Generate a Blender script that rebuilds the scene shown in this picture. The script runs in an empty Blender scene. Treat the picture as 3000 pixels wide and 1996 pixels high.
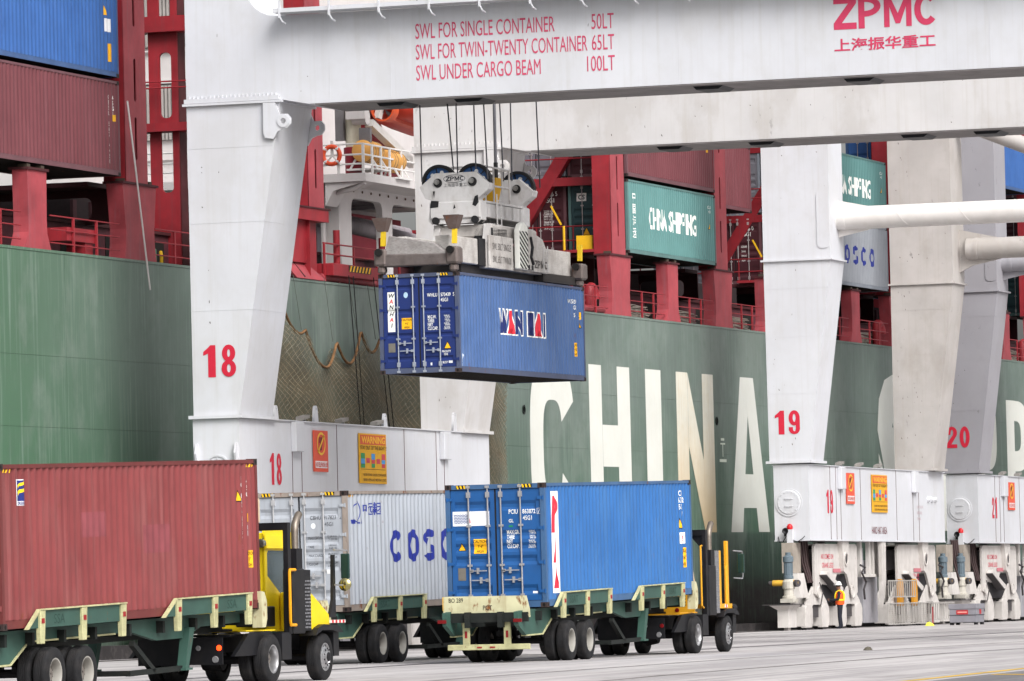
import bpy, bmesh, math, random
from math import radians, sin, cos, pi, sqrt
from mathutils import Vector, Matrix
random.seed(7)
sc = bpy.context.scene
COL = sc.collection

# ------------------------------------------------------------------ camera
cam_d = bpy.data.cameras.new('camera'); cam = bpy.data.objects.new('camera', cam_d); COL.objects.link(cam)
cam_d.sensor_width = 36; cam_d.lens = 202.8; cam_d.clip_start = 1; cam_d.clip_end = 6000
def cam_axes(yaw, pitch, roll):
    f = Vector((cos(yaw)*cos(pitch), sin(yaw)*cos(pitch), sin(pitch)))
    r = Vector((sin(yaw), -cos(yaw), 0)); u = r.cross(f)
    return cos(roll)*r+sin(roll)*u, -sin(roll)*r+cos(roll)*u, f
r_, u_, f_ = cam_axes(radians(18.282), radians(2.6537), radians(-1.3032))
cam.matrix_world = Matrix(((r_.x, u_.x, -f_.x, 0), (r_.y, u_.y, -f_.y, 0), (r_.z, u_.z, -f_.z, 1.25), (0, 0, 0, 1)))
sc.camera = cam

# ------------------------------------------------------------------ overcast daylight
SUN = Vector((-0.62, -0.72, 0.85)).normalized()
w = bpy.data.worlds.new('World'); sc.world = w; w.use_nodes = True
nt = w.node_tree; nt.nodes.clear()
sky = nt.nodes.new('ShaderNodeTexSky'); sky.sky_type = 'NISHITA'; sky.sun_disc = False
sky.sun_elevation = math.asin(SUN.z); sky.sun_rotation = math.atan2(SUN.x, SUN.y) % (2*pi)
sky.dust_density = 6.0; sky.air_density = 1.2; sky.ozone_density = 1.0; sky.altitude = 0
hs = nt.nodes.new('ShaderNodeHueSaturation'); hs.inputs['Saturation'].default_value = 0.16
bg = nt.nodes.new('ShaderNodeBackground'); bg.inputs['Strength'].default_value = 0.11
wo = nt.nodes.new('ShaderNodeOutputWorld')
nt.links.new(sky.outputs[0], hs.inputs['Color']); nt.links.new(hs.outputs[0], bg.inputs[0]); nt.links.new(bg.outputs[0], wo.inputs[0])
sun_d = bpy.data.lights.new('sun', 'SUN'); sun_d.energy = 1.5; sun_d.angle = radians(32); sun_d.color = (1, .985, .97)
sun = bpy.data.objects.new('sun', sun_d); COL.objects.link(sun)
sun.rotation_euler = (-SUN).to_track_quat('-Z', 'Y').to_euler()
vs = sc.view_settings; vs.view_transform = 'Standard'; vs.look = 'None'; vs.gamma = 1; vs.exposure = 0.76; vs.use_curve_mapping = False

# ------------------------------------------------------------------ materials
def lin(c):
    if isinstance(c, str): c = tuple(int(c[i:i+2], 16)/255 for i in (0, 2, 4))
    return tuple((x/12.92 if x <= .04045 else ((x+.055)/1.055)**2.4) for x in c)
MATS = {}
def M(key, col='808080', rough=.5, metal=0.0, var=.10, vs=1.2, dirt=0.0, dcol='3a332c', streak=0.0, scol='4a443c', rust=0.0, rcol='6b3a1c', rs=5.0, bump=0.0, bs=40, spec=.35, emit=0, zdark=None, scratch=0.0, xband=None, patch=None):
    if key in MATS: return MATS[key]
    m = bpy.data.materials.new(key); m.use_nodes = True; MATS[key] = m
    n = m.node_tree; b = n.nodes['Principled BSDF']; L = n.links.new
    b.inputs['Roughness'].default_value = rough; b.inputs['Metallic'].default_value = metal
    b.inputs['Specular IOR Level'].default_value = spec
    base = lin(col)
    if not emit and max(base) < .42: base = tuple(c*.84 for c in base)
    if emit:
        b.inputs['Base Color'].default_value = (*base, 1)
        b.inputs['Emission Color'].default_value = (*base, 1); b.inputs['Emission Strength'].default_value = emit; return m
    tc = n.nodes.new('ShaderNodeTexCoord')
    def noise(scale, mp=(1, 1, 1), detail=4, off=0):
        mpn = n.nodes.new('ShaderNodeMapping'); mpn.inputs['Scale'].default_value = mp; mpn.inputs['Location'].default_value = (off, off*.7, off*1.3)
        L(tc.outputs['Object'], mpn.inputs[0])
        t = n.nodes.new('ShaderNodeTexNoise'); t.inputs['Scale'].default_value = scale; t.inputs['Detail'].default_value = detail; t.inputs['Roughness'].default_value = .6
        L(mpn.outputs[0], t.inputs[0]); return t.outputs['Fac']
    def ramp(fac, a, bb):
        r = n.nodes.new('ShaderNodeMapRange'); r.inputs['From Min'].default_value = a; r.inputs['From Max'].default_value = bb; L(fac, r.inputs['Value']); return r.outputs[0]
    def mixc(fac, A, B, amt=1.0):
        x = n.nodes.new('ShaderNodeMix'); x.data_type = 'RGBA'
        if amt != 1.0:
            mu = n.nodes.new('ShaderNodeMath'); mu.operation = 'MULTIPLY'; mu.inputs[1].default_value = amt; L(fac, mu.inputs[0]); fac = mu.outputs[0]
        L(fac, x.inputs[0])
        for s, v in ((6, A), (7, B)):
            if isinstance(v, tuple): x.inputs[s].default_value = (*v, 1)
            else: L(v, x.inputs[s])
        return x.outputs[2]
    lo = tuple(c*(1-var*1.6) for c in base); hi = tuple(min(1, c*(1+var)+var*.02) for c in base)
    c = mixc(ramp(noise(vs, off=sum(map(ord, key)) % 17), .3, .7), lo, hi)
    if zdark:   # tints by height, for bands, stains and painted-in shade: (z0, z1, colour)
        sx = n.nodes.new('ShaderNodeSeparateXYZ'); L(tc.outputs['Object'], sx.inputs[0])
        for (z0, z1, colr, amt) in zdark: c = mixc(ramp(sx.outputs['Z'], z1, z0), c, lin(colr), amt)
    if xband:
        sx2 = n.nodes.new('ShaderNodeSeparateXYZ'); L(tc.outputs['Object'], sx2.inputs[0]); c = mixc(ramp(sx2.outputs['X'], xband[1], xband[0]), c, lin(xband[2]), xband[3])
    if patch: c = mixc(ramp(noise(patch[0], (1, 1, .6), 7, 31), .5, .6), c, lin(patch[1]), patch[2])
    if streak: c = mixc(ramp(noise(1.0, (7, 7, .22), 3, 3), .52, .75), c, lin(scol), streak)
    if dirt: c = mixc(ramp(noise(2.6, off=9), .48, .75), c, lin(dcol), dirt)
    if scratch: c = mixc(ramp(noise(1.0, (9, 9, 55), 6, 5), .46, .66), c, lin('5f5756'), scratch); c = mixc(ramp(noise(2.2, (1, 1, 2), 5, 13), .45, .7), c, lin('6e6664'), scratch*.8)
    if rust:
        c = mixc(ramp(noise(rs, (1, 1, .55), 6, 21), .68-.2*rust, .76-.2*rust), c, lin(rcol), min(1, .5+rust))
    L(c, b.inputs['Base Color'])
    if bump:
        bp = n.nodes.new('ShaderNodeBump'); bp.inputs['Strength'].default_value = bump; bp.inputs['Distance'].default_value = .02
        L(noise(bs), bp.inputs['Height']); L(bp.outputs[0], b.inputs['Normal'])
    return m
def flat(col): return M('print_'+col, col, .6, var=.05, vs=6)

# ------------------------------------------------------------------ mesh builder
def new_obj(name, me, parent=None, loc=None, rot=None):
    o = bpy.data.objects.new(name, me); COL.objects.link(o)
    if parent: o.parent = parent
    if loc: o.location = loc
    if rot: o.rotation_euler = rot
    return o
def thing(name, label, cat, loc=(0, 0, 0), rot=(0, 0, 0), group=None):
    o = new_obj(name, None, None, loc, rot); o.empty_display_size = .3
    o['label'] = label; o['category'] = cat
    if group: o['group'] = group
    return o
def tag(o, label, cat, group=None):
    o['label'] = label; o['category'] = cat
    if group: o['group'] = group
    return o
def struct(o): o['kind'] = 'structure'; return o

class MB:
    def __init__(s): s.v = []; s.f = []; s.m = []
    def add(s, vs_, fs, m=0):
        k = len(s.v); s.v += [tuple(p) for p in vs_]; s.f += [tuple(i+k for i in f) for f in fs]; s.m += [m]*len(fs); return s
    def box(s, x0, x1, y0, y1, z0, z1, m=0):
        return s.hexa([(x0, y0, z0), (x1, y0, z0), (x1, y1, z0), (x0, y1, z0), (x0, y0, z1), (x1, y0, z1), (x1, y1, z1), (x0, y1, z1)], m)
    def hexa(s, p, m=0):
        return s.add(p, [(3, 2, 1, 0), (4, 5, 6, 7), (0, 1, 5, 4), (1, 2, 6, 5), (2, 3, 7, 6), (3, 0, 4, 7)], m)
    def prism(s, poly, axis, a, b, m=0):
        # poly in the plane across `axis`: axis x -> (y,z); y -> (x,z); z -> (x,y)
        n = len(poly)
        def P(q, t): return {'x': (t, q[0], q[1]), 'y': (q[0], t, q[1]), 'z': (q[0], q[1], t)}[axis]
        vs_ = [P(q, a) for q in poly]+[P(q, b) for q in poly]
        ar = sum(poly[i][0]*poly[(i+1) % n][1]-poly[(i+1) % n][0]*poly[i][1] for i in range(n))
        fl = (ar > 0) == (axis != 'y')
        A = tuple(range(n)); B = tuple(range(n, 2*n))
        fs = [A[::-1] if fl else A, B if fl else B[::-1]]
        for i in range(n):
            j = (i+1) % n; q = (i, j, n+j, n+i); fs.append(q if fl else q[::-1])
        return s.add(vs_, fs, m)
    def tube(s, pts, r, n=8, m=0, closed=False):
        pts = [Vector(p) for p in pts]; rs = r if isinstance(r, (list, tuple)) else [r]*len(pts)
        rings = []; N = len(pts); pu = None
        for i, p in enumerate(pts):
            if closed: t = pts[(i+1) % N]-pts[i-1]
            else: t = pts[min(i+1, N-1)]-pts[max(i-1, 0)]
            t.normalize()
            ref = pu if pu is not None else (Vector((0, 0, 1)) if abs(t.z) < .9 else Vector((1, 0, 0)))
            a = t.cross(ref); 
            if a.length < 1e-5: a = t.cross(Vector((0, 1, 0)))
            a.normalize(); b = a.cross(t).normalized(); pu = b
            rings.append([p+a*(cos(2*pi*k/n)*rs[i])+b*(sin(2*pi*k/n)*rs[i]) for k in range(n)])
        vs_ = [q for rg in rings for q in rg]; fs = []
        for i in range(N if closed else N-1):
            i2 = (i+1) % N
            for k in range(n): fs.append((i*n+k, i*n+(k+1) % n, i2*n+(k+1) % n, i2*n+k))
        if not closed: fs += [tuple(range(n))[::-1], tuple(range((N-1)*n, N*n))]
        return s.add(vs_, fs, m)
    def bar(s, p0, p1, w, h=None, m=0):
        p0 = Vector(p0); p1 = Vector(p1); h = h or w; t = (p1-p0).normalized()
        up = Vector((0, 0, 1)) if abs(t.z) < .95 else Vector((1, 0, 0))
        a = t.cross(up).normalized()*w/2; b = a.cross(t).normalized()*h/2
        return s.hexa([p0-a-b, p0+a-b, p0+a+b, p0-a+b, p1-a-b, p1+a-b, p1+a+b, p1-a+b][:0] or
                      [p0-a-b, p0+a-b, p1+a-b, p1-a-b, p0-a+b, p0+a+b, p1+a+b, p1-a+b], m)
    def lathe(s, prof, o, axis='y', n=24, m=0, closed=False, mats=None, caps=True):
        o = Vector(o); A = {'x': (Vector((0, 1, 0)), Vector((0, 0, 1)), Vector((1, 0, 0))), 'y': (Vector((0, 0, 1)), Vector((1, 0, 0)), Vector((0, 1, 0))), 'z': (Vector((1, 0, 0)), Vector((0, 1, 0)), Vector((0, 0, 1)))}[axis]
        vs_ = []
        for (r, h) in prof:
            for k in range(n): vs_.append(o+A[0]*(r*cos(2*pi*k/n))+A[1]*(r*sin(2*pi*k/n))+A[2]*h)
        k0 = len(s.v); s.v += [tuple(p) for p in vs_]
        P = len(prof)
        for i in range(P if closed else P-1):
            i2 = (i+1) % P
            for k in range(n):
                s.f.append((k0+i*n+k, k0+i*n+(k+1) % n, k0+i2*n+(k+1) % n, k0+i2*n+k)); s.m.append(mats[i] if mats else m)
        if not closed and caps:
            s.f += [tuple(k0+k for k in range(n))[::-1], tuple(k0+(P-1)*n+k for k in range(n))]; s.m += [mats[0] if mats else m, mats[-1] if mats else m]
        return s
    def mesh(s, name, mats, smooth=None, bevel=0):
        me = bpy.data.meshes.new(name); me.from_pydata(s.v, [], s.f)
        for mt in (mats if isinstance(mats, (list, tuple)) else [mats]): me.materials.append(mt)
        me.polygons.foreach_set('material_index', s.m)
        bm = bmesh.new(); bm.from_mesh(me)
        if bevel:
            bmesh.ops.remove_doubles(bm, verts=bm.verts, dist=1e-5)
            bmesh.ops.bevel(bm, geom=[e for e in bm.edges if e.is_manifold and e.calc_face_angle(0) > .6], offset=bevel, segments=1, affect='EDGES', clamp_overlap=True)
        bmesh.ops.recalc_face_normals(bm, faces=bm.faces); bm.to_mesh(me); bm.free()
        if smooth:
            me.polygons.foreach_set('use_smooth', [True]*len(me.polygons)); me.set_sharp_from_angle(angle=radians(smooth))
        me.update(); return me
    def build(s, name, mats, parent=None, smooth=None, loc=None, rot=None, bevel=0):
        return new_obj(name, s.mesh(name, mats, smooth, bevel), parent, loc, rot)

def arc(cx, cy, r, a0, a1, n):
    return [(cx+r*cos(radians(a0+(a1-a0)*i/n)), cy+r*sin(radians(a0+(a1-a0)*i/n))) for i in range(n+1)]
def rrect(x0, x1, y0, y1, r, n=4):
    return arc(x1-r, y1-r, r, 0, 90, n)+arc(x0+r, y1-r, r, 90, 180, n)+arc(x0+r, y0+r, r, 180, 270, n)+arc(x1-r, y0+r, r, 270, 360, n)
def frame3(o, right, up):
    r = Vector(right); u = Vector(up); nn = r.cross(u); o = Vector(o)
    return Matrix(((r.x, u.x, nn.x, o.x), (r.y, u.y, nn.y, o.y), (r.z, u.z, nn.z, o.z), (0, 0, 0, 1)))
FX = ((0, -1, 0), (0, 0, 1))     # a face that looks towards -X: right is -Y
FY = ((1, 0, 0), (0, 0, 1))      # a face that looks towards -Y: right is +X
def plate_mesh(name, outer, holes, thick, o, fr, mat):
    c = bpy.data.curves.new('plate', 'CURVE'); c.dimensions = '2D'; c.fill_mode = 'BOTH'; c.extrude = thick/2
    for pl in [outer]+list(holes):
        sp = c.splines.new('POLY'); sp.points.add(len(pl)-1)
        for p, q in zip(sp.points, pl): p.co = (q[0], q[1], 0, 1)
        sp.use_cyclic_u = True
    ob = bpy.data.objects.new('plate', c); COL.objects.link(ob)
    me = bpy.data.meshes.new_from_object(ob); me.name = name
    bpy.data.objects.remove(ob); bpy.data.curves.remove(c)
    me.materials.clear(); me.materials.append(mat); me.transform(frame3(o, *fr)); return me
def plate(name, outer, holes, thick, o, fr, mat, parent):
    return new_obj(name, plate_mesh(name, outer, holes, thick, o, fr, mat), parent)

# lettering: list of (string, x, y, height, stretch, bold, align) laid flat, then moved to a face
def text_bm(items):
    res = []
    for it in items:
        bm = bmesh.new(); res.append(bm)
        s, x, y, h, st, bold = it[:6]; al = it[6] if len(it) > 6 else 'LEFT'; shear = it[7] if len(it) > 7 else 0
        c = bpy.data.curves.new('t', 'FONT'); c.body = s; c.size = 1; c.resolution_u = 3; c.offset = bold; c.align_x = al; c.shear = shear
        c.space_line = .9
        ob = bpy.data.objects.new('t', c); COL.objects.link(ob)
        me = bpy.data.meshes.new_from_object(ob); bpy.data.objects.remove(ob); bpy.data.curves.remove(c)
        k = h/.70      # capital height of the built-in face
        me.transform(Matrix.Translation((x, y, 0)) @ Matrix.Diagonal((k*st, k, 1, 1)))
        bm.from_mesh(me); bpy.data.meshes.remove(me)
    return res
def poly_bm(polys, bm=None, dz=0.0):
    bm = bm or bmesh.new()
    for i, pl in enumerate(polys):
        vs_ = [bm.verts.new((p[0], p[1], dz*i)) for p in pl]; bm.faces.new(vs_)
    bmesh.ops.triangulate(bm, faces=[f for f in bm.faces if len(f.verts) > 4]); return bm
def put(name, bm, o, fr, mat, parent, drape=None):
    if isinstance(bm, list):
        return [put(name, b, o, fr, mat, parent, drape) for b in bm][0]
    """drape = (component 0/1, breaks, depth function): follow a corrugated face"""
    if drape:
        ci, breaks, fn = drape
        lo = min((v.co[ci] for v in bm.verts), default=0); hi = max((v.co[ci] for v in bm.verts), default=0)
        for b in breaks:
            if lo < b < hi:
                nrm = [0, 0, 0]; nrm[ci] = 1; pc = [0, 0, 0]; pc[ci] = b
                bmesh.ops.bisect_plane(bm, geom=bm.verts[:]+bm.edges[:]+bm.faces[:], plane_co=pc, plane_no=nrm, dist=1e-5)
        for v in bm.verts: v.co.z -= fn(v.co[ci])
    bmesh.ops.transform(bm, matrix=frame3(o, *fr), verts=bm.verts)
    me = bpy.data.meshes.new(name); bm.to_mesh(me); bm.free(); me.materials.append(mat)
    return new_obj(name, me, parent)
def clip(poly, x0, x1, y0, y1):
    for ax, v, s in ((0, x0, 1), (0, x1, -1), (1, y0, 1), (1, y1, -1)):
        out = []
        for i in range(len(poly)):
            a = poly[i-1]; b = poly[i]; da = (a[ax]-v)*s; db = (b[ax]-v)*s
            if (da >= 0) != (db >= 0): t = da/(da-db); out.append((a[0]+(b[0]-a[0])*t, a[1]+(b[1]-a[1])*t))
            if db >= 0: out.append(b)
        poly = out
        if len(poly) < 3: return []
    return poly
# level of the quay: it rises gently away from the camera
GP = [(-300, -.45), (60, -.40), (94, -.20), (107, -.10), (128, -.01), (145, 0), (215, .10), (280, .14), (1500, .14)]
def GZ(x):
    for (a, za), (b, zb) in zip(GP, GP[1:]):
        if x <= b: return za+(zb-za)*(max(a, x)-a)/(b-a)
    return GP[-1][1]
def copy_tree(o, parent=None):
    c = o.copy(); COL.objects.link(c); c.parent = parent
    for ch in list(o.children): copy_tree(ch, c)
    return c
MESH = {}
def shared(key, fn):
    if key not in MESH: MESH[key] = fn()
    return MESH[key]
# ------------------------------------------------------------------ shipping containers (origin: bottom corner, door end, quay-side)
CL, CW, CH = 12.192, 2.438, 2.896
def corr(x):
    t = (x-.16) % .278
    if x < .16 or x > CL-.16: return .012
    return .012 if t < .072 else .012+.036*(t-.072)/.068 if t < .14 else .048 if t < .21 else .048-.036*(t-.21)/.068
def corr_breaks():
    b = []; x = .16
    while x < CL-.16:
        b += [x, x+.072, x+.14, x+.21]; x += .278
    return [q for q in b if q < CL-.16]
CB = corr_breaks()
GROOVES = {'wide': [(2.50, 2.27), (1.82, 1.60), (1.52, 1.30), (1.23, 1.0), (.54, .30)],
           'thin': [(2.56, 2.42), (1.87, 1.73), (1.18, 1.04), (.50, .36)]}
def door_depth(kind):
    gr = GROOVES[kind]
    def fn(z):
        for a, b in gr:
            h = (a-b)*.34
            if b < z < a: return .04+.036*min(1, (a-z)/h, (z-b)/h)
        return .04
    br = sorted({q for a, b in gr for q in (a, b, a-(a-b)*.34, b+(a-b)*.34)})
    return fn, br
def side_mesh(key, mat, mirror):
    def mk():
        mb = MB(); xs = [.1]+CB+[CL-.1]; pts = [(x, corr(x)) for x in xs]
        if mirror: pts = [(x, CW-y) for x, y in pts]
        n = len(pts); z0, z1 = .15, CH-.06
        vs_ = [(x, y, z0) for x, y in pts]+[(x, y, z1) for x, y in pts]
        mb.add(vs_, [(i, i+1, n+i+1, n+i) for i in range(n-1)])
        me = mb.mesh('side_panel', mat)
        return me
    return shared((key, 'side', mirror), mk)
def container(loc, rot, label, key, paint, frame, grooves='wide', detail=2, group=None, bar='a9a9ad', door=None, name='shipping_container'):
    door = door or paint
    R = thing(name, label, 'container', loc, rot, group)
    cast = M('casting', '3c2e2c', .7, rust=.35, dirt=.4); black = M('rubber_seal', '1c1c1f', .8); barm = M('galvanised_'+bar, bar, .5, metal=.3, dirt=.25, rust=.12)
    new_obj('side_panel', side_mesh(key, paint, False), R); new_obj('side_panel', side_mesh(key, paint, True), R)
    def mk_frame():
        f = MB(); p = .11
        for x0 in (.004, CL-.004-p):
            for y0 in (.004, CW-.004-p): f.box(x0, x0+p, y0, y0+p, .1, CH-.1)
            f.box(x0, x0+.08, .1, CW-.1, CH-.115, CH-.008); f.box(x0, x0+.09, .1, CW-.1, .012, .16)
        for y0, y1 in ((.004, .062), (CW-.062, CW-.004)):
            f.box(.1, CL-.1, y0, y1, CH-.085, CH-.012); f.box(.1, CL-.1, y0+.008, y1-.008, .02, .175)
        return f.mesh('frame', frame)
    new_obj('frame', shared((key, 'frame'), mk_frame), R)
    def mk_roof():
        f = MB(); f.box(.08, CL-.08, .05, CW-.05, CH-.05, CH-.028)
        f.box(CL-.1, CL-.06, .1, CW-.1, .15, CH-.1); return f.mesh('roof_panel', paint)
    new_obj('roof_panel', shared((key, 'roof'), mk_roof), R)
    def mk_floor():
        f = MB(); f.box(.06, CL-.06, .06, CW-.06, .13, .16)
        for i in range(40): f.box(.25+i*.3, .31+i*.3, .06, CW-.06, .03, .13)
        return f.mesh('floor', M('underside', '2a2422', .85, rust=.2))
    new_obj('floor', shared('cfloor', mk_floor), R)
    def mk_cast():
        f = MB(); f.box(0, .178, 0, .162, 0, .118)
        h = [(.055+.032*cos(a), .0) for a in (0,)]
        el = lambda cx, cz, rx, rz: [(cx+rx*cos(2*pi*k/12), cz+rz*sin(2*pi*k/12)) for k in range(12)]
        f.prism(el(.081, .058, .034, .044), 'x', -.0025, .01, 1); f.prism(el(.089, .058, .032, .04), 'y', -.0025, .01, 1)
        return f.mesh('corner_casting', [cast, M('casting_hole', '0a0808', .9)])
    cm = shared('casting', mk_cast)
    for x, y, z, s in ((0, 0, 0, (1, 1)), (0, CW, 0, (1, -1)), (CL, 0, 0, (-1, 1)), (CL, CW, 0, (-1, -1))):
        for zz in (0, CH-.118):
            o = new_obj('corner_casting', cm, R, (x, y, zz)); o.scale = (s[0], s[1], 1)
    # doors
    fn, br = door_depth(grooves)
    def mk_door(y0, y1):
        f = MB(); zs = sorted([.17, CH-.13]+br); pr = [(fn(z), z) for z in zs]
        a, b = y0+.11, y1-.11; n = len(pr)
        f.add([(x, a, z) for x, z in pr]+[(x, b, z) for x, z in pr], [(i, i+1, n+i+1, n+i) for i in range(n-1)])
        f.box(.037, .1, y0+.012, a, .17, CH-.13); f.box(.037, .1, b, y1-.012, .17, CH-.13)
        return f.mesh('door', door)
    new_obj('door', shared((key, 'd0'), lambda: mk_door(.115, CW/2-.012)), R); new_obj('door', shared((key, 'd1'), lambda: mk_door(CW/2+.012, CW-.115)), R)
    def mk_seal():
        f = MB(); f.box(.05, .09, CW/2-.03, CW/2+.03, .165, CH-.12); f.box(.052, .088, .1, CW-.1, CH-.142, CH-.112); f.box(.052, .088, .1, CW-.1, .15, .175)
        f.box(.05, .09, .1, .13, .165, CH-.12); f.box(.05, .09, CW-.13, CW-.1, .165, CH-.12); return f.mesh('door_seal', black)
    new_obj('door_seal', shared('seal', mk_seal), R)
    def mk_bar():
        f = MB(); f.tube([(.012, 0, .06), (.012, 0, CH-.05)], .02, 8)
        for z, h in ((.03, .06), (CH-.09, .06)): f.box(-.02, .05, -.05, .05, z, z+h)
        for z, h in ((.2, .13), (CH-.31, .13)): f.box(-.015, .04, -.045, .045, z, z+h)
        for z in (.98, 1.9): f.box(-.012, .04, -.055, .055, z, z+.05)
        return f.mesh('locking_bar', barm, 40)
    bm_ = shared(('bar', bar), mk_bar)
    def mk_handle(s):
        f = MB(); f.box(-.03, .0, min(0, s*.42), max(0, s*.42), -.013, .013); f.box(-.035, .03, s*.2-.025, s*.2+.025, -.07, .07); f.box(-.03, .03, min(0, s*.08), max(0, s*.08), -.035, .035)
        return f.mesh('handle', barm)
    for i, y in enumerate((1.87, 1.40, 1.08, .6)):
        o = new_obj('locking_bar', bm_, R, (0, y, 0))
        if detail > 1:
            s = (-1, 1, -1, 1)[i]
            new_obj('handle', shared(('handle', bar, s), lambda: mk_handle(s)), o, (0, 0, (.88, .66, .88, .66)[i]))
    if detail > 1:
        def mk_hinge():
            f = MB(); f.box(.0, .04, -.075, .075, -.035, .035); f.tube([(.0, -.07, -.05), (.0, -.07, .05)], .018, 6); return f.mesh('hinge', door)
        hm = shared((key, 'hinge'), mk_hinge)
        for z in (.38, 1.05, 1.85, 2.55):
            new_obj('hinge', hm, R, (0, .11, z)); o = new_obj('hinge', hm, R, (0, CW-.11, z)); o.scale = (1, -1, 1)
        # hazard stripes on the header
        for y in (.3, CW-.62):
            st = MB(); st.box(-.002, .01, y, y+.34, CH-.1, CH-.02, 0)
            for k in range(4): st.prism([(y+.02+k*.085, CH-.098), (y+.06+k*.085, CH-.098), (y+.08+k*.085, CH-.022), (y+.04+k*.085, CH-.022)][::-1], 'x', -.005, .0, 1)
            st.build('hazard_stripe', [flat('17140f'), flat('e8b818')], R)
    return R
def on_door(R, name, bm, mat, grooves='wide', lift=.004):
    fn, br = door_depth(grooves)
    return put(name, bm, (0, CW, 0), FX, mat, R, (1, br, lambda z: fn(z)-lift))
def on_side(R, name, bm, mat, lift=.004):
    return put(name, bm, (0, 0, 0), FY, mat, R, (0, CB, lambda x: corr(x)-lift))
def rect(x0, x1, y0, y1): return [(x0, y0), (x1, y0), (x1, y1), (x0, y1)]
def D(y): return CW-y          # door lettering runs from the left edge
def tri(cx, z0, w_, h): return [(cx-w_/2, z0), (cx+w_/2, z0), (cx, z0+h)]
def caution(R, y, z, w_, h, lines, gk, nm='caution_plate', side=False):
    f = on_side if side else on_door; kw = {} if side else {'grooves': gk}; cx = y if side else D(y)
    f(R, nm, poly_bm([rect(cx-w_/2, cx+w_/2, z-h/2, z+h/2)]), flat('f2b416'), **kw, lift=.005)
    n = len(lines)
    f(R, 'lettering', text_bm([(t, cx, z+h/2-h*(i+.78)/n, h*.56/n, .8, .015, 'CENTER') for i, t in enumerate(lines)]), flat('2a1c08'), **kw, lift=.008)
def warn_tri(R, y, z, s, gk='wide', side=False):
    f = on_side if side else on_door; kw = {} if side else {'grooves': gk}; cx = y if side else D(y)
    f(R, 'warning_triangle', poly_bm([tri(cx, z, s, s*.95)]), flat('1a1612'), **kw, lift=.005)
    f(R, 'warning_triangle', poly_bm([tri(cx, z+.08*s, s*.76, s*.72)]), flat('f0b41a'), **kw, lift=.008)
def ringpoly(cx, cz, rx, rz, t, a0, a1, n=20):
    o = [(cx+rx*cos(radians(a0+(a1-a0)*i/n)), cz+rz*sin(radians(a0+(a1-a0)*i/n))) for i in range(n+1)]
    q = [(cx+(rx-t)*cos(radians(a0+(a1-a0)*i/n)), cz+(rz-t)*sin(radians(a0+(a1-a0)*i/n))) for i in range(n+1)]
    return [[o[i], o[i+1], q[i+1], q[i]] for i in range(n)]
WHITE = flat('e6e6e2')

# --- red container on the near left chassis
LF = (92.18, 39.85, 1.05); RF = (0, -.0244, -.0122)
red = M('florens_red', '853d3e', .55, patch=(.6, '7a4a48', .35), var=.12, vs=.7, streak=.3, scol='a06a68', dirt=.2, dcol='6e3436', rust=.06, bump=.08, bs=3)
K = container(LF, RF, 'faded red container on the trailer at the left edge of the quay', 'red', red, M('florens_frame', '70302f', .55, dirt=.2, streak=.15), 'wide', 2)
on_side(K, 'logo_plate', poly_bm([rect(.74, 1.12, 2.16, 2.62)]), flat('d8d8dc')); on_side(K, 'logo_plate', poly_bm([rect(.77, 1.09, 2.24, 2.6)]), flat('22307c'), .007)
def flag(x, z): return [(x, z), (x+.06, z+.09), (x+.13, z+.12), (x+.27, z+.14), (x+.27, z+.2), (x+.13, z+.17), (x+.05, z+.13), (x, z+.06)]
on_side(K, 'logo', poly_bm([flag(.79, 2.38), [(.79, 2.25), (.84, 2.25), (.87, 2.34), (.93, 2.38), (1.06, 2.4), (1.06, 2.46), (.92, 2.44), (.84, 2.4)]]), flat('efc81e'), .011)
on_side(K, 'lettering', text_bm([('FLORENS', .93, 2.175, .05, .9, .02, 'CENTER')]), flat('22307c'), .008)
def vtext(s, x, z, h, st=.8, step=1.25): return [(c, x, z-i*h*step, h, st, .015, 'CENTER') for i, c in enumerate(s)]
on_side(K, 'lettering', text_bm(vtext('45G1', 11.65, 2.42, .1, 1.3)+vtext('FCIU8998852 1', 11.38, 2.46, .1, 1.3, 1.08)), WHITE)
warn_tri(K, 11.22, 2.08, .24, side=True)
caution(K, 11.68, 1.77, .12, .16, ['C', 'B'], None, side=True); caution(K, 11.73, .97, .24, .33, ['CAUTION', '9\'6"', 'HIGH'], None, side=True)
on_side(K, 'sticker', poly_bm([rect(11.61, 11.71, 1.42, 1.52), rect(11.61, 11.71, 1.54, 1.62)]), flat('c8c8cc'))
for q in ((.16, .5), (CL-.5, CL-.16)):
    st = [[(q[0]+k*.09, CH-.16), (q[0]+k*.09+.045, CH-.16), (q[0]+k*.09+.075, CH-.1), (q[0]+k*.09+.03, CH-.1)] for k in range(4)]
    on_side(K, 'hazard_stripe', poly_bm(st), flat('e3b21d'), .006)
for q in (rect(3.6, 4.75, 1.55, 2.0), rect(6.5, 7.7, 1.2, 1.72)): on_side(K, 'repair_patch', poly_bm([q]), M('patch_paint', '8a454b', .6, var=.15))

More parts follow.
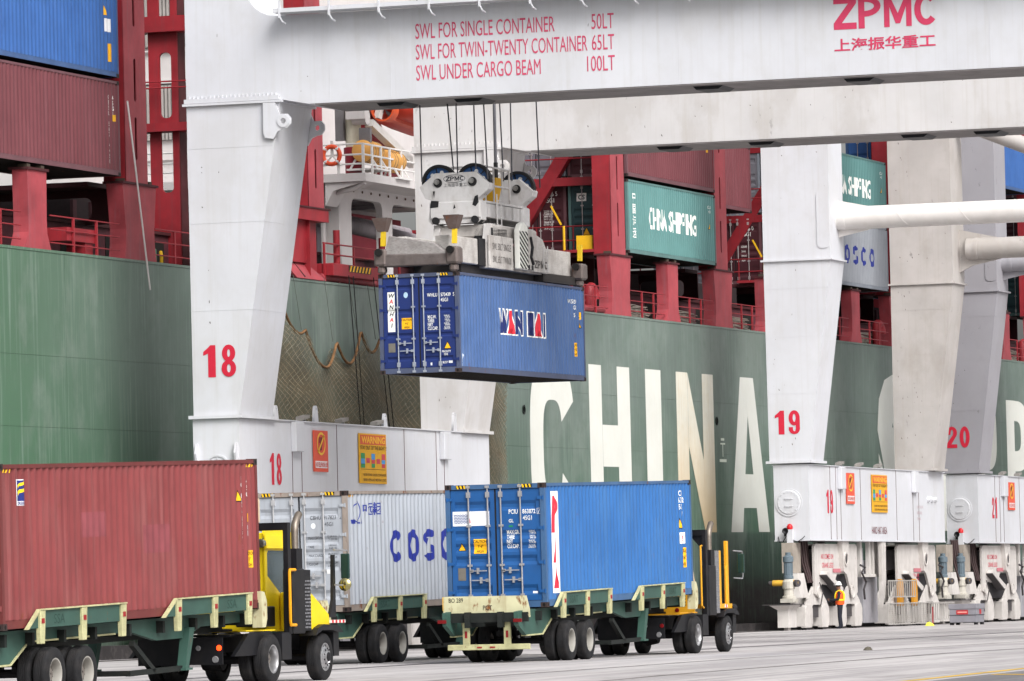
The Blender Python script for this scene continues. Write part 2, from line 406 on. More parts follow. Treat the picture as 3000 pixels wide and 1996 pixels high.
# --- blue container on the trailer in the middle
LP = (127.52, 41.41, 1.25); RP = (0, -.0191, .0051)
blue = M('pil_blue', '336bab', .5, patch=(.7, '3f6c9e', .4), var=.08, vs=.8, streak=.12, scol='5f7fa8', rust=.05)
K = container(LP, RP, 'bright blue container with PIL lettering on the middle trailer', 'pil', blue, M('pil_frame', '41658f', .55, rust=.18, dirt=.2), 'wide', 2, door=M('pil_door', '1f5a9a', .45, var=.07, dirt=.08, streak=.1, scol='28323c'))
G = 'wide'
on_door(K, 'logo_plate', poly_bm([rect(D(2.27), D(1.37), 1.93, 2.27)]), flat('e4e6ea'), G)
wv = []
for k in range(6):
    z = 2.18-.036*k; pts = [(D(2.24)+.34*i/24, z+.008*sin(i*1.3)) for i in range(25)]
    wv += [[pts[i], pts[i+1], (pts[i+1][0], pts[i+1][1]+.015), (pts[i][0], pts[i][1]+.015)] for i in range(24)]
on_door(K, 'logo', poly_bm(wv), flat('2a4d94'), G, .008); on_door(K, 'logo', poly_bm([[(D(1.87), 2.0), (D(1.83), 2.0), (D(1.85), 2.12)], [(D(1.42), 2.0), (D(1.39), 2.0), (D(1.41), 2.13)]]), flat('c8323c'), G, .008)
big = .1
on_door(K, 'lettering', text_bm([('PCIU', D(.9), 2.19, .1, .75, .012), ('863872', D(.56), 2.19, .1, .75, .012), ('7', D(.185), 2.19, .1, .75, .012), ('45G1', D(.55), 2.04, .1, .75, .012), ('GL', D(.9), 1.99, .075, .9, .02),
     ('MAX.GR.', D(.96), 1.72, .09, .62, .02), ('TARE', D(.96), 1.61, .09, .62, .02), ('NET', D(.96), 1.50, .09, .62, .02), ('CU.CAP.', D(.96), 1.39, .09, .62, .02)]), WHITE, G)
sm = []
for i, (a, b) in enumerate((('32.500 KG', '71.650 LBS'), ('3.840 KG', '8.465 LBS'), ('28.660 KG', '63.190 LBS'), ('76.4 CU.M.', '2.698 CU.FT.'))):
    sm += [(a, D(.27), 1.76-i*.11, .04, .62, .01, 'RIGHT'), (b, D(.25), 1.715-i*.11, .04, .62, .01, 'RIGHT')]
on_door(K, 'lettering', text_bm(sm), WHITE, G)
fr = MB(); [fr.box(.026, .036, a, b, c, d) for a, b, c, d in ((.1, .2, 2.3, 2.306), (.1, .2, 2.174, 2.18), (.194, .2, 2.174, 2.306), (.1, .106, 2.174, 2.306))]; fr.build('check_digit_box', WHITE, K)
warn_tri(K, 2.065, 1.35, .2, G); caution(K, 1.615, 1.45, .31, .34, ['CAUTION', '9\'-6"', 'HIGH'], G)
on_door(K, 'data_plate', poly_bm([rect(D(2.17), D(1.98), .66, .95)]), M('alu_plate', '8d8880', .5, metal=.5, dirt=.4), G, .008)
on_door(K, 'sticker', poly_bm([rect(D(.36), D(.24), .33, .38)]), flat('d8d8dc'), G); on_door(K, 'sticker', poly_bm([rect(D(.9), D(.8), 1.88, 1.92)]), flat('1e8a5c'), G)
on_side(K, 'logo_banner', poly_bm([rect(.56, 1.06, .31, 2.69)]), flat('e8e8ea'))
on_side(K, 'logo_letter', poly_bm([[(.62, 1.72), (.74, 1.72), (.83, 2.58), (.68, 2.58)]]), flat('cf2c3e'), .008)
on_side(K, 'logo_letter', poly_bm(ringpoly(.8, 2.34, .2, .24, .09, -80, 90, 14)), flat('cf2c3e'), .010)
on_side(K, 'logo_letter', poly_bm([[(.66, 1.02), (.78, 1.02), (.88, 1.6), (.76, 1.6)]]), flat('cf2c3e'), .008)
on_side(K, 'logo_letter', poly_bm([[(.66, .42), (.98, .42), (.98, .56), (.8, .56), (.88, .96), (.76, .96)]]), flat('cf2c3e'), .008)
on_side(K, 'lettering', text_bm([('PCIU', 11.12, 2.5, .13, .8, .012), ('863872', 11.1, 2.33, .13, .8, .012), ('45G1', 11.12, 2.16, .13, .8, .012), ('7', 11.44, 2.0, .1, .8, .01)]), WHITE)
warn_tri(K, 11.22, 1.68, .28, side=True); on_side(K, 'sticker', poly_bm([rect(11.2, 11.56, 1.3, 1.58)]), WHITE); on_side(K, 'lettering', text_bm([('PIL', 11.38, 1.37, .13, .9, .03, 'CENTER')]), flat('c03050'), .009)
caution(K, 11.5, .95, .26, .5, ['CAU', '9\'6"', 'HI'], None, side=True)

# --- grey container behind it
LC = (129.40, 46.99, 1.24); RC = (0, -.0151, 0)
grey = M('cosco_grey', 'a3a8b0', .6, var=.06, vs=.6, streak=.35, scol='7d7a78', rust=.07, dirt=.1, dcol='77706a')
K = container(LC, RC, 'weathered pale grey container on the trailer between the red and blue ones', 'cosco', grey, M('cosco_frame', '9b8f86', .65, rust=.45, dirt=.35), 'wide', 2, bar='b4b4b6')
BLK = flat('23252a'); NAVY = flat('27348c')
on_door(K, 'lettering', text_bm([('CBHU', D(.95), 2.22, .095, .78, .0), ('917823', D(.6), 2.22, .095, .78, .0), ('2', D(.2), 2.22, .095, .78, .0), ('45G1', D(.58), 2.06, .095, .78, .0), ('MAX.GROSS', D(1.01), 1.75, .062, .75, 0), ('TARE', D(1.01), 1.54, .062, .75, 0), ('MAX.CARGO', D(1.01), 1.33, .062, .75, 0), ('CU.CAP', D(1.01), 1.13, .062, .75, 0)]), BLK, G)
sm = []
for i, (a, b) in enumerate((('32.500 KGS', '71.650 LBS'), ('3.830 KGS', '8.440 LBS'), ('28.670 KGS', '63.210 LBS'), ('76.4 CUM', '2.700 CUFT'))):
    sm += [(a, D(.28), 1.79-i*.21, .05, .7, 0, 'RIGHT'), (b, D(.28), 1.72-i*.21, .05, .7, 0, 'RIGHT')]
on_door(K, 'lettering', text_bm(sm), BLK, G)
on_door(K, 'seal_sticker', poly_bm([[(D(.87)+.06*cos(a*pi/8), 2.07+.07*sin(a*pi/8)) for a in range(16)]]), flat('dfe4e8'), G); on_door(K, 'sticker', poly_bm([rect(D(.55), D(.38), .92, 1.02)]), flat('dcdcdc'), G)
def cosco_letters(x, z, wd, h, gap, s, t):
    P = []
    for i, c in enumerate(s):
        cx = x+wd/2+i*(wd+gap); cz = z+h/2; th = t
        if c == 'O': P += ringpoly(cx, cz, wd/2, h/2, th, 0, 360, 28)
        elif c == 'C': P += ringpoly(cx, cz, wd/2, h/2, th, 40, 320, 24)
        else:
            P += ringpoly(cx, cz+h*.23, wd/2, h*.27, th, 20, 250, 16)+ringpoly(cx, cz-h*.23, wd/2, h*.27, th, -160, 70, 16)
    return P
on_side(K, 'lettering', poly_bm(cosco_letters(3.15, 1.13, .82, .8, .42, 'COSCO', .2)), NAVY)
on_side(K, 'lettering', text_bm([('中远集团', 1.2, 2.33, .23, 1.05, .012)]), NAVY)
on_side(K, 'logo', poly_bm(ringpoly(.82, 2.36, .3, .24, .03, 100, 260)+ringpoly(.78, 2.4, .22, .28, .025, -70, 80)+[[(.8, 2.2), (.88, 2.2), (.84, 2.62)], [(.4, 2.1), (.5, 2.1), (.5, 2.2), (.38, 2.2)], rect(.56, .68, 2.1, 2.2), rect(.74, .98, 2.1, 2.14), rect(.8, .92, 2.16, 2.2), [(1.02, 2.1), (1.18, 2.1), (1.14, 2.2), (1.06, 2.2)]]), NAVY)
st = [[(.16+k*.09, CH-.16), (.16+k*.09+.045, CH-.16), (.16+k*.09+.075, CH-.1), (.16+k*.09+.03, CH-.1)] for k in range(4)]
on_side(K, 'hazard_stripe', poly_bm(st), flat('c08a20'), .006)

# --- blue container hanging under the spreader
LH = (156.82, 53.39, 8.06); RH = (0, -.0079, .0054)
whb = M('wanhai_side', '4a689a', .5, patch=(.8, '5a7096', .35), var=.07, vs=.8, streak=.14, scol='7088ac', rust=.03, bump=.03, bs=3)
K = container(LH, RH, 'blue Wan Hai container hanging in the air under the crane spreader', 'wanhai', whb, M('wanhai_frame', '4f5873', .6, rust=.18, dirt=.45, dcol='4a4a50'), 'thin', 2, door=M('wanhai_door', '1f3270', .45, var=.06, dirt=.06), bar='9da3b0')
G = 'thin'
on_door(K, 'name_plate', poly_bm([rect(D(2.18), D(1.96), 1.22, 2.37)]), WHITE, G)
let = [('W', 0), ('N', 2), ('H', 3.2), ('I', 5.2)]
on_door(K, 'lettering', text_bm([(c, D(2.07), 2.21-i*.165, .115, 1.0, .025, 'CENTER', .2) for c, i in let]), flat('20222e'), G, .008)
on_door(K, 'lettering', text_bm([('A', D(2.07), 2.21-1*.165, .115, 1.0, .025, 'CENTER', .2), ('A', D(2.07), 2.21-4.2*.165, .115, 1.0, .025, 'CENTER', .2)]), flat('cf2a34'), G, .008)
on_door(K, 'seal_sticker', poly_bm([[(D(1.62)+.065*cos(a*pi/8), 2.27+.085*sin(a*pi/8)) for a in range(16)]]), flat('a9c6dc'), G)
caution(K, 1.605, 1.45, .31, .32, ['CAUTION', '9\'6"', 'HIGH'], G)
on_door(K, 'lettering', text_bm([('WHLU', D(.97), 2.2, .1, .75, .012), ('573439', D(.56), 2.2, .1, .72, .012), ('5', D(.19), 2.2, .1, .75, .012), ('45G1', D(.56), 2.05, .1, .75, .012),
     ('M.G.W.', D(.97), 1.57, .095, .62, .015), ('TARE', D(.97), 1.46, .095, .62, .015), ('NET', D(.97), 1.35, .095, .62, .015), ('CU.CAP.', D(.97), 1.24, .095, .62, .015)]), WHITE, G)
sm = []
for i, (a, b) in enumerate((('30.480 KG.', '67.200 LB.'), ('3.900 KG.', '8.600 LB.'), ('26.580 KG.', '58.600 LB.'), ('76.4 CU.M.', '2.700 CU.FT.'))):
    sm += [(a, D(.3), 1.62-i*.11, .042, .62, .01, 'RIGHT'), (b, D(.28), 1.573-i*.11, .042, .62, .01, 'RIGHT')]
sm += [('PRIORITY', D(.56), .58, .06, .75, .01), ('SIDE', D(.5), .5, .06, .75, .01), ('R157', D(.54), .26, .07, .7, .01)]
on_door(K, 'lettering', text_bm(sm), WHITE, G); warn_tri(K, .38, .68, .24, G)
on_door(K, 'data_plate', poly_bm([rect(D(2.18), D(1.97), .63, .89)]), M('alu_plate', '8d8880'), G, .008)
on_door(K, 'sticker', poly_bm([rect(D(.36), D(.24), .27, .34), rect(D(.91), D(.86), .22, .3), rect(D(1.15), D(1.11), .33, .42)]), flat('d4d6da'), G)
# outlined letters
def outl(pl, d):
    cx = sum(p[0] for p in pl)/len(pl); cz = sum(p[1] for p in pl)/len(pl); out = []; n = len(pl); ar = sum(pl[i][0]*pl[(i+1) % n][1]-pl[(i+1) % n][0]*pl[i][1] for i in range(n)); sg = 1 if ar > 0 else -1
    for i in range(n):
        a = Vector(pl[i-1]); b = Vector(pl[i]); c = Vector(pl[(i+1) % n]); e1 = (b-a).normalized(); e2 = (c-b).normalized()
        n1 = Vector((e1.y, -e1.x))*sg; n2 = Vector((e2.y, -e2.x))*sg; k = max(.4, 1+n1.dot(n2)); q = b+(n1+n2)*d/k; out.append((q.x, q.y))
    return out
zb, zt = 1.24, 1.93
def W_(x): return [(x, zt), (x+.2, zt), (x+.3, zb+.3), (x+.42, zt), (x+.62, zt), (x+.74, zb+.3), (x+.84, zt), (x+1.04, zt), (x+.86, zb), (x+.62, zb), (x+.52, zb+.4), (x+.42, zb), (x+.18, zb)]
def A_(x): return [(x, zb), (x+.22, zb), (x+.28, zb+.16), (x+.56, zb+.16), (x+.62, zb), (x+.84, zb), (x+.54, zt), (x+.3, zt)]
def N_(x): return [(x, zb), (x+.2, zb), (x+.2, zb+.42), (x+.56, zb), (x+.76, zb), (x+.76, zt), (x+.56, zt), (x+.56, zt-.42), (x+.2, zt), (x, zt)]
def H_(x): return [(x, zb), (x+.2, zb), (x+.2, zb+.26), (x+.52, zb+.26), (x+.52, zb), (x+.72, zb), (x+.72, zt), (x+.52, zt), (x+.52, zb+.44), (x+.2, zb+.44), (x+.2, zt), (x, zt)]
sq = lambda pl, x, k: [(x+(p[0]-x)*k, p[1]) for p in pl]
navy = [sq(W_(3.8), 3.8, .74), sq(N_(5.36), 5.36, .82), sq(H_(6.52), 6.52, .78), rect(8.02, 8.2, zb, zt)]; reds = [sq(A_(4.56), 4.56, .82), sq(A_(7.18), 7.18, .86)]
on_side(K, 'lettering', poly_bm([outl(p, .042) for p in navy+reds]), WHITE, .004)
on_side(K, 'lettering', poly_bm(navy), flat('1f2d6a'), .008); on_side(K, 'lettering', poly_bm(reds), flat('d02a3a'), .009)
on_side(K, 'lettering', text_bm([('WHLU 573439 5', 10.5, 2.36, .12, .8, .012), ('45G1', 11.05, 2.18, .12, .8, .012), ('5', 11.2, 1.95, .12, .8, .01)]), WHITE)
caution(K, 11.75, 2.0, .16, .22, ['C', '9'], None, side=True); warn_tri(K, 11.7, 1.62, .3, side=True); caution(K, 11.25, .95, .28, .42, ['CAU', '9\'6"', 'HI'], None, side=True)
on_side(K, 'scrape', poly_bm([[(.2, .3), (.3, .28), (.42, .5), (.28, .6)], [(.3, .12), (.36, .2), (.34, .27), (.28, .2)]]), flat('b9c2cf'))
# ------------------------------------------------------------------ yard trailers and tractors
green = M('trailer_green', '3b5c52', .55, var=.12, dirt=.25, dcol='2c3a34', rust=.12, streak=.15, scol='2a3230')
cream = M('trailer_cream', 'bdbb8e', .6, var=.12, vs=3, dirt=.45, dcol='5a4a30', scratch=.15, rust=.22, rs=7)
creamr = M('trailer_cream_rusty', 'c2bf9c', .65, var=.1, streak=.4, scol='8a6a3c', dirt=.3, dcol='6a4a28', rust=.5, rs=4, rcol='7a4a22')
black = M('black_steel', '121217', .5, var=.15, dirt=.15, dcol='4a4642'); dark = M('dark_steel', '18171b', .65, dirt=.2)
tyre_m = M('tyre_rubber', '19191c', .85, var=.2, vs=4, bump=.3, bs=60, dirt=.3, dcol='4a4542')
rim_m = M('wheel_rim_white', 'a8a59e', .5, dirt=.5, dcol='6a5c4c', rust=.08); chrome = M('wheel_alloy', 'b9b9bb', .3, metal=.8, dirt=.25)
def tyre_mesh():
    R, Wd = .475, .26
    p = [(.28, 0), (.30, -.01), (.36, -.012), (.42, 0), (.455, .012), (.472, .035), (R, .06)]
    for k in range(4): y = .06+k*.035; p += [(R, y+.027), (R-.014, y+.029), (R-.014, y+.033), (R, y+.035)]
    p += [(R, Wd-.06), (.472, Wd-.035), (.455, Wd-.012), (.42, Wd), (.36, Wd+.012), (.28, Wd)]
    mb = MB(); mb.lathe(p+[(.27, Wd/2)], (0, 0, 0), 'y', 36, closed=True); return mb.mesh('tyre', tyre_m, 35)
def rim_mesh(front, mat):
    mb = MB()
    if front: # hub pushed outwards (towards -y)
        mb.lathe([(.285, .02), (.285, 0), (.25, 0), (.235, .03), (.19, .0), (.15, -.015), (.12, -.02), (.12, -.045), (.07, -.07), (.02, -.075)], (0, 0, 0), 'y', 30, 0, caps=False)
        for k in range(10):
            a = k*pi/5; mb.lathe([(.018, -.035), (.018, -.05), (.008, -.052)], (.165*sin(a), 0, .165*cos(a)), 'y', 6, 1)
            a += pi/10; mb.lathe([(.024, -.003), (.02, -.0035)], (.222*sin(a), .018, .222*cos(a)), 'y', 8, 2)
        mb.lathe([(.09, -.02), (.09, -.08), (.05, -.1), (.02, -.102)], (0, 0, 0), 'y', 16, 1)
    else:     # deep dish
        mb.lathe([(.285, .02), (.285, 0), (.258, .004), (.245, .03), (.24, .10), (.235, .17), (.2, .2), (.14, .195), (.12, .15), (.09, .1), (.02, .098)], (0, 0, 0), 'y', 30, 0, mats=[0, 0, 0, 0, 0, 3, 3, 3, 3, 3, 3], caps=False)
        for k in range(10):
            a = k*pi/5; mb.lathe([(.016, .165), (.016, .135), (.006, .133)], (.165*sin(a), 0, .165*cos(a)), 'y', 6, 1)
    return mb.mesh('rim', [mat, dark, M('casting_hole'), M('rim_dirty', '77706a', .6, dirt=.5, rust=.2)], 35)  # last material colours the inside of the deep dish darker
def wheel(parent, x, y, z, front=False, mat=rim_m, flip=False):
    w = new_obj('wheel', None, parent, (x, y, z)); w.empty_display_size = .2
    if flip: w.scale = (1, -1, 1)
    new_obj('tyre', shared('tyre', tyre_mesh), w); new_obj('rim', shared(('rim', front, mat.name), lambda: rim_mesh(front, mat)), w)
    return w
def chassis(loc, rot, label, dx, word, rear=None):
    T = thing('yard_trailer', label, 'trailer', loc, rot, 'yard trailers carrying containers')
    pit = -rot[1]; gz = lambda x: GZ(loc[0]+x)-loc[2]-x*math.tan(pit)
    # girders
    for y0 in (.3, CW-.4):
        prof = [(-.9+dx, -.06), (-.9+dx, -.36), (-.3+dx, -.62), (.9+dx, -.62), (1.7+dx, -.24), (5.6+dx, -.24), (6.4+dx, -.24), (7.6+dx, -.44), (9.0+dx, -.44), (9.8+dx, -.26), (12.05, -.24), (12.05, -.03), (-.3+dx, -.03)]
        g = MB(); g.prism(prof, 'y', y0, y0+.1); g.build('side_girder', green, T)
        e = MB()
        for a, b in zip(prof[2:5], prof[3:6]): e.hexa([(a[0], y0-.03, a[1]-.02), (b[0], y0-.03, b[1]-.02), (b[0], y0+.13, b[1]-.02), (a[0], y0+.13, a[1]-.02), (a[0], y0-.03, a[1]+.012), (b[0], y0-.03, b[1]+.012), (b[0], y0+.13, b[1]+.012), (a[0], y0+.13, a[1]+.012)])
        e.build('girder_flange', cream, T)
    c = MB()
    for y0 in (.75, 1.55): c.box(-.7+dx, 12.0, y0, y0+.12, -.42, -.06)
    for x in (-.6, .4, 1.6, 3, 4.4, 6, 7.6, 9.2, 10.6, 11.8): c.box(x+dx if x < 11 else x, x+dx+.1 if x < 11 else x+.1, .16, CW-.18, -.3, -.08)
    c.build('cross_members', M('trailer_dark', '161c1a', .7, dirt=.3), T)
    # guide rails with posts
    for sd in (0, 1):
        for (a, b, c2) in ((.85+dx, 1.42+dx, 5.28+dx), (7.1+dx, 7.75+dx, 11.5+dx)):
            Y = (lambda y: y) if sd == 0 else (lambda y: CW-y)
            g = MB(); g.hexa([(a+.02, Y(-.05), .0), (c2, Y(-.05), .0), (c2, Y(-.03), .0), (a+.02, Y(-.03), .0), (b, Y(-.06), .31), (c2, Y(-.06), .31), (c2, Y(-.04), .31), (b, Y(-.04), .31)])
            o = g.build('guide_rail', green, T)
            cap = MB(); cap.hexa([(b-.02, Y(-.11), .31), (c2+.02, Y(-.11), .31), (c2+.02, Y(-.02), .31), (b-.02, Y(-.02), .31), (b-.02, Y(-.11), .335), (c2+.02, Y(-.11), .335), (c2+.02, Y(-.02), .335), (b-.02, Y(-.02), .335)])
            cap.hexa([(a-.02, Y(-.10), -.01), (a+.03, Y(-.10), -.01), (a+.03, Y(-.02), -.01), (a-.02, Y(-.02), -.01), (b-.04, Y(-.105), .33), (b+.01, Y(-.105), .33), (b+.01, Y(-.025), .33), (b-.04, Y(-.025), .33)])
            cap.build('rail_cap', cream, o)
            for x in (b+.07, (b+c2)/2, c2-.12):
                p = MB(); p.hexa([(x-.09, Y(-.09), -.28), (x+.09, Y(-.09), -.28), (x+.09, Y(-.0), -.28), (x-.09, Y(-.0), -.28), (x-.12, Y(-.105), .305), (x+.12, Y(-.105), .305), (x+.12, Y(-.0), .305), (x-.12, Y(-.0), .305)])
                p.build('rail_post', cream, o, bevel=.01)
                r = MB(); r.hexa([(x-.06, Y(-.108), .08), (x+.06, Y(-.108), .08), (x+.06, Y(-.08), .08), (x-.06, Y(-.08), .08), (x-.06, Y(-.108), .17), (x+.06, Y(-.108), .17), (x+.06, Y(-.08), .17), (x-.06, Y(-.08), .17)])
                r.build('reflector', flat('9c2428'), o)
            if sd == 0:
                bm = text_bm([(word, (b+c2)/2-(c2-b)*.27, .06, .17, 1.3, -.002, 'CENTER')] if a < 3 else [(word, (b+c2)/2+(c2-b)*.24, .06, .17, 1.3, -.002, 'CENTER')])
                for v in bm[0].verts: v.co.z = .054+v.co.y*.036
                put('lettering', bm, (0, -.0, 0), FY, flat('27443c'), o)
    # rear plate and underride bar
    if rear is not None:
        xr = -.95
        p = MB(); p.prism([(.2, .30), (2.22, .31), (2.24, -.24), (.12, -.2), (.13, 0.0)], 'x', xr, xr+.02); p.build('rear_plate', creamr, T)
        q = MB(); q.hexa([(xr, 2.22, .3), (xr+.5, 2.3, .3), (xr+.5, 2.33, .3), (xr, 2.25, .3), (xr, 2.22, -.02), (xr+.5, 2.3, -.02), (xr+.5, 2.33, -.02), (xr, 2.25, -.02)]); q.build('side_flare', M('trailer_ochre', 'c9a04a', .6, rust=.2), T)
        u = MB(); u.box(xr+.02, xr+.1, .16, 2.16, -.94, -.81); u.build('underride_bar', cream, T, bevel=.01)
        for y in (.62, 1.62):
            s = MB(); s.box(xr+.02, xr+.08, y, y+.16, -.82, -.21); s.build('bar_post', cream, T)
            t = MB(); t.box(xr+.012, xr+.02, y+.05, y+.11, -.66, -.5); t.build('reflector', flat('9c2428'), T)
        for y0, y1, z in ((1.5, 1.66, -.12), (1.14, 1.26, -.12), (1.32, 1.44, -.88), (1.0, 1.13, -.88)):
            t = MB(); t.box(xr-.004 if z > -.5 else xr+.012, xr+.02, y0, y1, z-.018, z+.018); t.build('reflector', flat('9c2428'), T)
        t = MB(); t.box(xr-.003, xr, 1.27, 1.49, -.138, -.102); t.build('reflector', flat('c8c8cc'), T)
        put('lettering', text_bm([('BO 289', .12, .17, .1, .8, .008), ('PCT', .95, -.02, .11, .8, .008)]), (xr-.004, 2.22, 0), FX, flat('2b2622'), T)
    else:
        p = MB(); p.prism([(.2, .30), (2.22, .31), (2.24, -.24), (.12, -.2), (.13, 0.0)], 'x', -.95, -.93); p.build('rear_plate', creamr, T)
    for y in (-.06, CW-.14): n_ = MB(); n_.prism([(12.06, -.36), (12.25, -.36), (12.34, -.2), (12.34, .14), (12.22, .32), (12.06, .34)], 'y', y, y+.2); n_.build('nose_plate', creamr, T)
    # landing gear
    for y in (.18, CW-.4):
        l = MB(); l.hexa([(8.7+dx, y, -1.0), (8.85+dx, y, -1.0), (8.85+dx, y+.18, -1.0), (8.7+dx, y+.18, -1.0), (8.95+dx, y, -.25), (9.2+dx, y, -.25), (9.2+dx, y+.18, -.25), (8.95+dx, y+.18, -.25)])
        l.box(8.62+dx, 8.95+dx, y-.04, y+.22, -1.04, -1.0); l.build('landing_leg', green, T)
    br = MB(); br.bar((6.4+dx, .3, -.45), (7.4+dx, .3, -1.0), .1); br.bar((6.2+dx, .3, -1.0), (8.8+dx, .3, -1.0), .1); br.bar((6.4+dx, 2.1, -.45), (7.4+dx, 2.1, -1.0), .1); br.bar((6.4+dx, .35, -1.0), (6.4+dx, 2.1, -1.0), .1); br.build('brace', M('trailer_dark'), T)
    # axles and wheels
    for xa in (2.15+dx, 3.57+dx):
        z = gz(xa)+.472
        a = MB(); a.tube([(xa, .1, z), (xa, CW-.1, z)], .07, 10); a.bar((xa-.4, .75, z+.2), (xa+.4, .75, z+.2), .12); a.bar((xa-.4, 1.65, z+.2), (xa+.4, 1.65, z+.2), .12); a.box(xa-.05, xa+.05, .72, .8, z, -.4); a.box(xa-.05, xa+.05, 1.62, 1.7, z, -.4)
        a.build('axle', dark, T)
        wheel(T, xa, -.03, z); wheel(T, xa, .28, z); wheel(T, xa, CW+.03, z, flip=True); wheel(T, xa, CW-.28, z, flip=True)
    for y in (.3, CW-.3): m = MB(); m.box(-.95+dx, -.905+dx, y-.1, y+.1, -.3, -.22); m.build('tail_lamp', M('tail_lamp', '7a1014', .3), T)
    return T
chassis(LF, RF, 'green and cream trailer under the red container, nearest the camera', 0, 'SSA')
chassis(LP, RP, 'green and cream trailer numbered BO 289 under the bright blue container', -.42, 'SSAT', 1)
chassis(LC, RC, 'green and cream trailer under the pale grey container', .12, 'SSAT')

